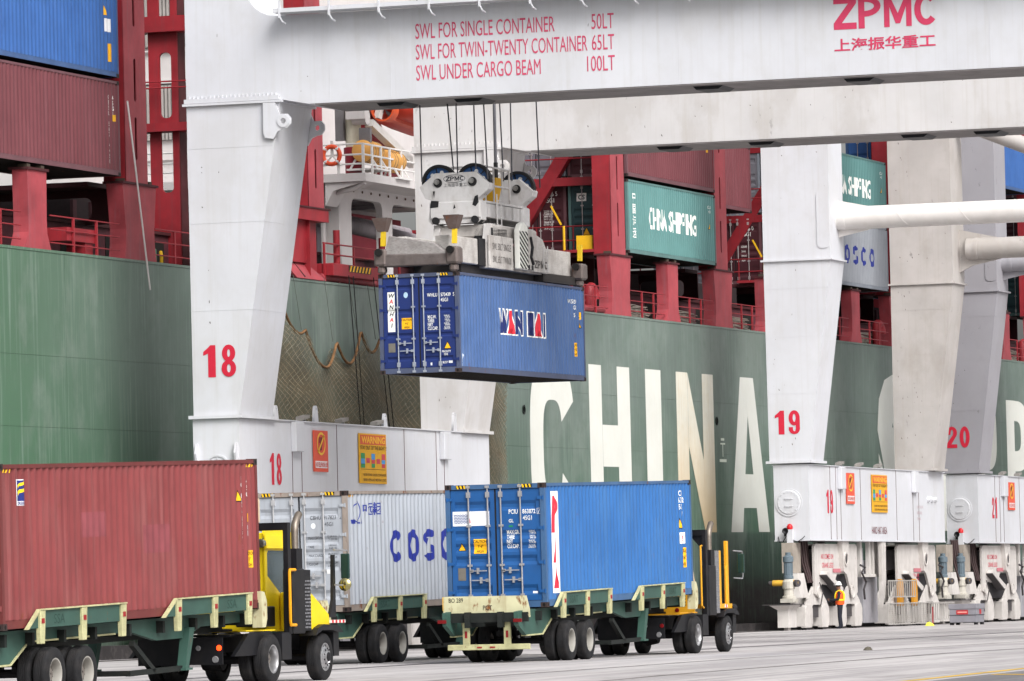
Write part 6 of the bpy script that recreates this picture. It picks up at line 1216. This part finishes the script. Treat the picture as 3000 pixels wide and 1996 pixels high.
for i, (x, y, z, lab) in enumerate(((185.5, 66.55, 17.1, 'orange life raft canister next to the red davit pedestal'), (187.4, 66.42, 16.88, 'orange life raft canister nearest the spreader, in a white cradle'))):
    o = thing('life_raft', lab, 'life raft', shp(x, y, z), rs_(), 'life raft canisters on the boat deck')
    m = MB(); m.lathe([(.05, -.02), (.3, 0), (.38, .06), (.38, .62), (.4, .64), (.4, .7), (.38, .72), (.38, 1.3), (.3, 1.36), (.05, 1.38)], (0, 0, 0), 'x', 22); m.build('canister', M('raft_orange', 'd29a52', .55, var=.1, dirt=.1), o, 40)
    m = MB(); [m.lathe([(.385, h), (.392, h+.02), (.385, h+.04)], (0, 0, 0), 'x', 22) for h in (.15, .4, 1.0, 1.2)]; m.build('strap', M('strap_grey', '8a7a5c', .7), o)
    m = MB(); [m.bar((h, s*.5, -.6), (h, s*.3, -.28), .06) for h in (.2, 1.15) for s in (-1, 1)]; m.box(-.05, 1.4, -.55, .55, -.66, -.6); m.build('cradle', M('rail_white'), o)
o = thing('lifebuoy', 'orange lifebuoy hanging on the white rail beside the red post', 'lifebuoy', shp(184.38, 67.2, 16.9), rs_())
m = MB(); m.tube([(-.1, .3*cos(a*pi/12), .3*sin(a*pi/12)) for a in range(24)], .075, 10, closed=True); m.build('ring', M('buoy_orange', 'd8502e', .5), o, 60)
m = MB(); [m.lathe([(.08, -.05), (.08, .05)], (-.1, .3*cos(a), .3*sin(a)), 'z' if abs(sin(a)) < .5 else 'y', 10) for a in (.785, 2.356, 3.927, 5.498)]; m.build('tape', flat('d8d8d8'), o, 60)
m = MB(); m.bar((-.05, 0, -.02), (-.05, 0, .5), .1, .04); m.bar((-.05, 0, .0), (-.05, .33, -.38), .08, .04); m.bar((-.05, 0, .0), (-.05, -.33, -.38), .08, .04); m.build('bracket', M('rail_white'), o)

# deck containers
mar = M('deck_maroon', '6e3a40', .6, var=.1, vs=.7, streak=.15, scol='8d6a70'); mard = M('deck_maroon_door', '4a2028', .6, var=.12)
teal = M('deck_teal', '5f8c8a', .6, var=.06, vs=.7, streak=.15, scol='7fa5a2'); tealf = M('teal_frame', '5f8280', .6, dirt=.2); teald = M('deck_teal_door', '2c4a4e', .6, var=.08)
dblue = M('deck_blue', '3560a0', .55, var=.08, streak=.12, scol='5c7aa8'); dgrey = M('deck_grey_box', '9da1a8', .6, var=.06, streak=.15, scol='84848a'); dgd = M('deck_grey_door', '7c7a82', .6, var=.1, rust=.06)
T0 = 14.87; TH = 3.0
kinds = {'maroon': (mar, M('maroon_frame', '6f4a50', .6, dirt=.2), mard), 'teal': (teal, tealf, teald), 'blue': (dblue, M('blue_frame', '44618f', .6, dirt=.2), dblue), 'grey': (dgrey, M('grey_frame', '9096a0', .6, dirt=.15), dgd)}
def deckbox(x, row, t, kind, label, y0=66.0):
    k = kinds[kind]; return container(shp(x, y0+row*2.52, T0+TH*t), rs_(), label, 'deck_'+kind, k[0], k[1], 'wide', 1, 'containers stacked on the ship deck', door=k[2], bar='b0a8a8')
a = deckbox(150.1, 0, 0, 'maroon', 'maroon container with white code, lowest on the ship at the far left')
on_side(a, 'lettering', text_bm(vtext('GESU 567 4450', 11.35, 2.3, .13)+vtext('45G1', 11.75, 2.3, .13)), WHITE); on_side(a, 'sticker', poly_bm([rect(11.7, 11.9, 1.65, 1.85)]), flat('d8a020'))
a = deckbox(150.1, 0, 1, 'blue', 'blue container on top of the maroon one at the far left of the ship')
on_side(a, 'sticker', poly_bm([rect(11.2, 11.7, 1.35, 1.75)]), flat('d8d8dc')); on_side(a, 'sticker', poly_bm([rect(11.4, 11.7, .45, 1.0), tri(11.2, 1.85, .3, .3)]), flat('e0a41c'))
S1 = deckbox(214.55, 0, 0, 'teal', 'teal China Shipping container low on the ship between posts 13 and 12')
def cs_text(R):
    on_side(R, 'lettering', text_bm([fit('CHINA', 2.9, 5.2, 1.1, .82, .02), fit('SHIPPING', 5.65, 9.35, 1.1, .82, .02)]), WHITE)
    on_side(R, 'lettering', text_bm([(c, .88, 2.08-.47*i, .3, 1.0, .01, 'CENTER') for i, c in enumerate('中国海运')]), WHITE)
    on_side(R, 'lettering', text_bm([('CCLU', 11.2, 2.3, .12, .8, 0), ('45G1', 11.25, 2.12, .12, .8, 0)]), WHITE); warn_tri(R, 11.35, 1.45, .3, side=True)
    on_door(R, 'logo_plate', poly_bm([rect(D(2.1), D(1.7), 2.1, 2.42)]), WHITE); on_door(R, 'logo', text_bm([fit('CS', D(2.03), D(1.77), 2.17, .18, .03)]), flat('2c4a4e'), lift=.009); warn_tri(R, 1.72, .75, .36)
    on_door(R, 'lettering', text_bm([('CCLU', D(.95), 2.2, .11, .75, .01), ('7', D(.2), 2.2, .11, .75, .01)]), WHITE)
cs_text(S1)
a = deckbox(214.55, 0, 1, 'maroon', 'maroon container stacked on the teal one between posts 13 and 12'); on_side(a, 'sticker', poly_bm([rect(11.1, 11.4, 1.6, 2.0), tri(11.25, 2.1, .3, .3)]), flat('d8a020'))
a = deckbox(214.55, 1, 0, 'maroon', 'dark maroon container end marked 259036 5, behind the crane spreader')
on_door(a, 'lettering', text_bm([('259036 5', D(1.1), 2.35, .17, .8, .01), ('45G1', D(.9), 2.1, .17, .8, .01), ('MAX GROSS', D(1.9), 1.7, .08, .8, 0), ('TARE', D(1.9), 1.5, .08, .8, 0), ('NET', D(1.9), 1.3, .08, .8, 0), ('CU.CAP', D(1.9), 1.05, .08, .8, 0)]+[(s, D(.95), z, .08, .8, 0) for s, z in (('32500 KGS', 1.72), ('71650 LBS', 1.62), ('3840 KGS', 1.52), ('8470 LBS', 1.42), ('28660 KGS', 1.3), ('63180 LBS', 1.2), ('76.4 CUM', 1.05))]), WHITE)
deckbox(214.55, 1, 1, 'grey', 'rusty grey container end above the dark maroon one, behind the crane spreader')
deckbox(214.55, 2, 0, 'grey', 'grey container end deep behind the crane spreader and ropes')
deckbox(214.55, 2, 1, 'maroon', 'maroon container end deep behind the second portal beam')
deckbox(228.85, 1, 1, 'maroon', 'maroon container just right of post 12, upper tier')
deckbox(242.5, 0, 0, 'grey', 'grey COSCO container between the two legs of the number 19 crane')
kc = [o for o in bpy.data.objects if o.get('label', '').startswith('grey COSCO container between')][0]
on_side(kc, 'lettering', poly_bm(cosco_letters(3.2, 1.0, .85, .85, .6, 'COSCO', .22)), NAVY)
a = deckbox(242.5, 0, 1, 'teal', 'teal China Shipping container above the grey COSCO one, beside the number 19 leg'); cs_text(a)
a = deckbox(242.5, 1, 0, 'maroon', 'dark container end behind the red brace, left of the number 19 leg'); on_door(a, 'lettering', text_bm([('615426 0', D(1.1), 2.35, .17, .8, .01), ('45G1', D(.9), 2.1, .17, .8, .01)]+[(s, D(.95), z, .09, .8, 0) for s, z in (('32500', 1.6), ('3840', 1.4), ('28660', 1.2), ('76.4', 1.0))]), WHITE)
a = deckbox(242.5, 1, 1, 'grey', 'grey container end above the dark one, left of the number 19 leg'); on_door(a, 'lettering', text_bm([('00934 0', D(1.1), 2.35, .17, .8, .01), ('45G1', D(.9), 2.1, .17, .8, .01)]), BLK)
deckbox(256.8, 0, 2, 'blue', 'blue container end above the teal one, between crane legs')
deckbox(242.5, 1, 2, 'maroon', 'maroon container top tier behind the number 19 crane leg')
deckbox(256.8, 0, 1, 'maroon', 'maroon container behind the far leg of the number 19 crane'); deckbox(256.8, 0, 0, 'blue', 'blue container low behind the far leg of the number 19 crane')
deckbox(285.6, 0, 0, 'teal', 'teal container end at the right edge, lowest on the ship'); deckbox(285.6, 0, 1, 'maroon', 'maroon container end at the right edge, second from the deck'); deckbox(285.6, 0, 2, 'maroon', 'maroon container end at the right edge, highest of its stack')
deckbox(242.5, 2, 0, 'grey', 'grey container end third row inboard, left of the number 19 leg'); deckbox(242.5, 2, 1, 'maroon', 'maroon container end third row inboard, behind the maroon upper tier box')
deckbox(228.85, 1, 2, 'maroon', 'maroon container on top of the upper tier one right of post 12'); deckbox(214.55, 0, 2, 'maroon', 'maroon container third in its stack, behind the second portal beam')
deckbox(271.2, 0, 2, 'blue', 'blue container end at the right edge between red lashing frames, behind crane 20'); deckbox(271.2, 1, 0, 'teal', 'teal container deep behind crane 20')
deckbox(206.4, 2, 2, 'blue', 'blue container high on the ship, seen through the walkway railing')

# ------------------------------------------------------------------ safety net and lines against the hull
NT = thing('cargo_net', 'brown safety net hanging in scallops against the hull behind crane 18', 'net', (174, 65.6, 5.5))
keys = [(173.6, 10.9), (174.89, 11.16), (176.39, 10.35), (176.93, 10.5), (178.8, 9.32), (179.89, 10.22), (181.09, 9.53), (182.28, 10.69), (183.32, 9.97), (184.13, 10.45), (186, 9.5), (188, 10.4), (190, 9.4), (192, 10.3), (194.2, 9.3), (196.2, 10.2), (198.3, 9.5)]
def topz(x):
    for (a, za), (b, zb) in zip(keys, keys[1:]):
        if a <= x <= b:
            t = (x-a)/(b-a)
            return zb+(za-zb)*(1-t)**2 if za > zb else za+(zb-za)*t*t
    return keys[0][1] if x < keys[0][0] else keys[-1][1]
def strands(sp, t, slope, zb=4.6, seed=0):
    mb = MB(); x0, x1 = 173.9, 198.2; H_ = (11.2-zb)*slope; random.seed(seed)
    for sgn in (1, -1):
        n = int((x1-x0+H_)/sp)
        for i in range(n):
            xs_ = x0-(H_ if sgn > 0 else 0)+i*sp; seg = []; ph = random.random()*.3
            for k in range(45):
                z = zb+(11.2-zb)*k/44; x = xs_+sgn*(z-zb)*slope+.22*sin(z*1.7+xs_*.9)+.06*sin(z*7+ph)
                if x0 < x < x1 and z < topz(x)+.02: seg.append((x-174, .16*sin(x*1.1+z*.5)+.015*sgn, z-5.5))
                else:
                    if len(seg) > 1: mb.add([q for p in seg for q in ((p[0], p[1], p[2]-t), (p[0], p[1], p[2]+t))], [(2*j, 2*j+1, 2*j+3, 2*j+2) for j in range(len(seg)-1)])
                    seg = []
            if len(seg) > 1: mb.add([q for p in seg for q in ((p[0], p[1], p[2]-t), (p[0], p[1], p[2]+t))], [(2*j, 2*j+1, 2*j+3, 2*j+2) for j in range(len(seg)-1)])
    return mb
o = strands(.4, .009, 1.75).build('coarse_mesh', M('net_pale', 'a59f8a', .8, var=.15), NT); o['kind'] = 'stuff'
o = strands(.1, .012, 1.5, seed=3).build('fine_mesh', M('net_brown', '62553f', .9, var=.2), NT); o['kind'] = 'stuff'
tp = MB(); tp.tube([(x-174, -.04, topz(x)-5.5) for x in [173.7+.12*i for i in range(204)]], .05, 6); tp.build('head_rope', M('rope_orange', '7d5a38', .8, var=.3, vs=6), NT, 60)
for i, (x, z) in enumerate([k for k in keys[1::2]][:8]):
    m = MB(); m.tube([(x-174, .1, z-5.5), (x-174-.15, .3, 12.3-5.5)], .012, 5); m.build('suspension_line', M('line_grey', '5a6058', .7), NT)
for i, (xa, za, xb, zb, lab) in enumerate(((180.76, 12.45, 181.9, 7.2, 'left one of the pair of thin black lines hanging in front of the net'), (181.2, 12.45, 182.2, 7.2, 'right one of the pair of thin black lines hanging in front of the net'), (183.2, 12.5, 185.1, 7.0, 'thin black line hanging below the blue container, left one'), (183.7, 12.5, 185.5, 7.0, 'thin black line hanging below the blue container, right one'))):
    m = MB(); m.tube([(xa, 65.4, za), (xb, 65.3, zb-3)], .018, 6); tag(m.build('hanging_line', M('line_black', '1c1c1c', .7)), lab, 'line', 'lines hanging down the hull')
m = MB(); m.tube([(162.3, 65.75, 16.9), (162.7, 65.7, 15.0), (163.6, 65.65, 11.2)], .03, 8); tag(m.build('hanging_pole', M('pole_pale', 'cfc9c7', .6), None, 60), 'pale slanting lashing pole hanging in front of post 16', 'pole')

# ------------------------------------------------------------------ worker, tool box, litter
PX, PY = 222.5, 60.0
PR = thing('person', 'worker in white hard hat and orange vest with yellow stripes beside the crane wheels', 'person', (PX, PY, GZ(PX)), (0, 0, radians(10)))
def skin(verts, edges, name, mat, parent, sub=2):
    me = bpy.data.meshes.new(name); me.from_pydata([v[0] for v in verts], edges, []); ob = bpy.data.objects.new(name, me); COL.objects.link(ob)
    sk = ob.modifiers.new('skin', 'SKIN'); sk.use_smooth_shade = True
    for i, v in enumerate(verts):
        r = v[1]; me.skin_vertices[0].data[i].radius = r if isinstance(r, tuple) else (r, r); me.skin_vertices[0].data[i].use_root = (i == 0)
    ss = ob.modifiers.new('sub', 'SUBSURF'); ss.levels = sub; ss.render_levels = sub
    dg = bpy.context.evaluated_depsgraph_get(); m2 = bpy.data.meshes.new_from_object(ob.evaluated_get(dg)); m2.name = name
    bpy.data.objects.remove(ob); bpy.data.meshes.remove(me); m2.materials.clear()
    for q in (mat if isinstance(mat, list) else [mat]): m2.materials.append(q)
    m2.polygons.foreach_set('use_smooth', [True]*len(m2.polygons)); return new_obj(name, m2, parent)
# faces +Y (towards the crane), arms bent forward
V = [((0, 0, .98), (.17, .13)), ((0, .0, 1.15), (.17, .13)), ((0, .0, 1.38), (.2, .13)), ((0, .01, 1.5), (.12, .1)), ((0, .03, 1.57), .06), ((0, .05, 1.68), (.085, .1)), ((0, .05, 1.79), (.075, .09)),
     ((-.2, 0, 1.45), .075), ((-.27, .03, 1.2), .06), ((-.2, .3, 1.16), .048), ((-.16, .42, 1.2), .04), ((.2, 0, 1.45), .075), ((.27, .03, 1.2), .06), ((.2, .28, 1.1), .048), ((.16, .4, 1.14), .04),
     ((-.1, 0, .9), .11), ((-.12, .02, .5), .08), ((-.12, 0, .1), .055), ((-.12, .14, .05), .05), ((.1, 0, .9), .11), ((.12, .02, .5), .08), ((.12, -.05, .1), .055), ((.12, .09, .05), .05)]
E_ = [(0, 1), (1, 2), (2, 3), (3, 4), (4, 5), (5, 6), (2, 7), (7, 8), (8, 9), (9, 10), (2, 11), (11, 12), (12, 13), (13, 14), (0, 15), (15, 16), (16, 17), (17, 18), (0, 19), (19, 20), (20, 21), (21, 22)]
body = skin(V, E_, 'body', [M('navy_cloth', '20222e', .85, var=.15), M('skin_tone', '8a6450', .6)], PR)
for p in body.data.polygons:
    c = p.center
    if (1.55 < c.z < 1.8 and abs(c.x) < .11) or (c.y > .4 and 1.0 < c.z < 1.3): p.material_index = 1
for s in (-1, 1):
    for k in range(5):
        bx = s*.16+(k-2)*.018; y0 = .43 if k else .40; skin([((bx, y0, 1.17 if s > 0 else 1.22), .009), ((bx, y0+.045, 1.165 if s > 0 else 1.215), .009), ((bx, y0+.06, 1.14 if s > 0 else 1.19), .008)], [(0, 1), (1, 2)], 'finger', M('skin_tone'), PR, 1)
ve = MB(); n = 20; rings = [(.98, .215, .175), (1.1, .225, .18), (1.25, .235, .18), (1.38, .245, .175), (1.47, .2, .15), (1.52, .12, .11)]
for z, rx, ry in rings: ve.v += [(rx*cos(2*pi*k/n), ry*sin(2*pi*k/n), z) for k in range(n)]
for i in range(len(rings)-1):
    for k in range(n): ve.f.append((i*n+k, i*n+(k+1) % n, (i+1)*n+(k+1) % n, (i+1)*n+k)); ve.m.append(0)
ve.build('vest', M('vest_orange', 'ea5a1e', .7, var=.06), PR, 50)
sv = MB()
for z0_, z1_, rx, ry in ((1.14, 1.2, .235, .19),):
    sv.v += [(rx*cos(2*pi*k/n), ry*sin(2*pi*k/n), z0_) for k in range(n)]+[(rx*1.01*cos(2*pi*k/n), ry*1.01*sin(2*pi*k/n), z1_) for k in range(n)]
    for k in range(n): sv.f.append((k, (k+1) % n, n+(k+1) % n, n+k)); sv.m.append(0)
for s in (-1, 1): sv.tube([(s*.15, -.17, 1.2), (s*.16, -.175, 1.38), (s*.14, -.12, 1.5), (s*.14, 0, 1.55), (s*.15, .12, 1.5), (s*.16, .175, 1.36), (s*.15, .18, 1.2)], .022, 6)
sv.build('vest_stripe', M('vest_yellow', 'f0d81e', .6), PR, 50)
hh = MB(); hh.lathe([(.16, 0), (.155, .015), (.13, .02), (.128, .06), (.11, .11), (.07, .145), (.01, .155)], (0, .05, 1.76), 'z', 20); hh.box(-.09, .09, .17, .24, 1.765, 1.775); hh.build('hard_hat', M('hat_white', 'dcdcda', .35), PR, 50)
hd = MB(); hd.lathe([(.09, 0), (.1, .03), (.09, .06)], (0, .045, 1.70), 'z', 14); hd.build('hair', M('hair_dark', '1a1614', .8), PR, 50)

TB = thing('tool_box', 'grey metal tool box with red label plate on the quay before crane 20', 'tool box', (235, 57.5, GZ(235)))
gm_ = M('box_grey', '9b9aa2', .5, metal=.2, dirt=.2, dcol='77706c')
m = MB(); m.box(0, 1.4, 0, 1.15, .1, .85); m.build('body', gm_, TB, bevel=.015); m = MB(); m.box(-.03, 1.43, -.03, 1.18, .66, .88); m.build('lid', gm_, TB, bevel=.015); m = MB(); m.box(-.015, 1.41, -.015, 1.165, .4, .42); m.build('trim', dark, TB)
m = MB(); [m.box(x, x+.25, y, y+.12, 0, .1) for x in (.05, 1.1) for y in (.0, 1.03)]; m.build('skid', dark, TB)
m = MB(); m.box(-.012, -.002, .35, .85, .44, .62, 0); m.box(-.016, -.012, .4, .8, .5, .56, 1); m.box(.55, .85, -.012, -.002, .45, .64, 0); m.build('label_plate', [flat('b02a30'), flat('d8948c')], TB)
for nm, x, y, s, col, lab, cat in (('rag', 232.6, 58.9, .22, 'd4d24a', 'yellow rag on the ground left of the grey tool box', 'rag'), ('litter', 178.5, 42.0, .16, 'dcdcc0', 'pale scrap of litter on the quay right of the tool box', 'litter'), ('litter', 139.0, 36.8, .12, '5a5448', 'dark scrap of litter on the open concrete', 'litter')):
    m = MB(); random.seed(int(x)); ring = [(s*1.3*cos(a*pi/4)*random.uniform(.7, 1.2), s*sin(a*pi/4)*random.uniform(.7, 1.2)) for a in range(8)]
    m.v = [(0, 0, s*.8)]+[(p[0]*.6, p[1]*.6, s*.6*random.uniform(.7, 1.1)) for p in ring]+[(p[0], p[1], 0) for p in ring]
    for k in range(8): j = (k+1) % 8; m.f += [(0, 1+k, 1+j), (1+k, 9+k, 9+j, 1+j)]; m.m += [0, 0]
    tag(m.build(nm, flat(col), None, None, (x, y, .004+GZ(x))), lab, cat)
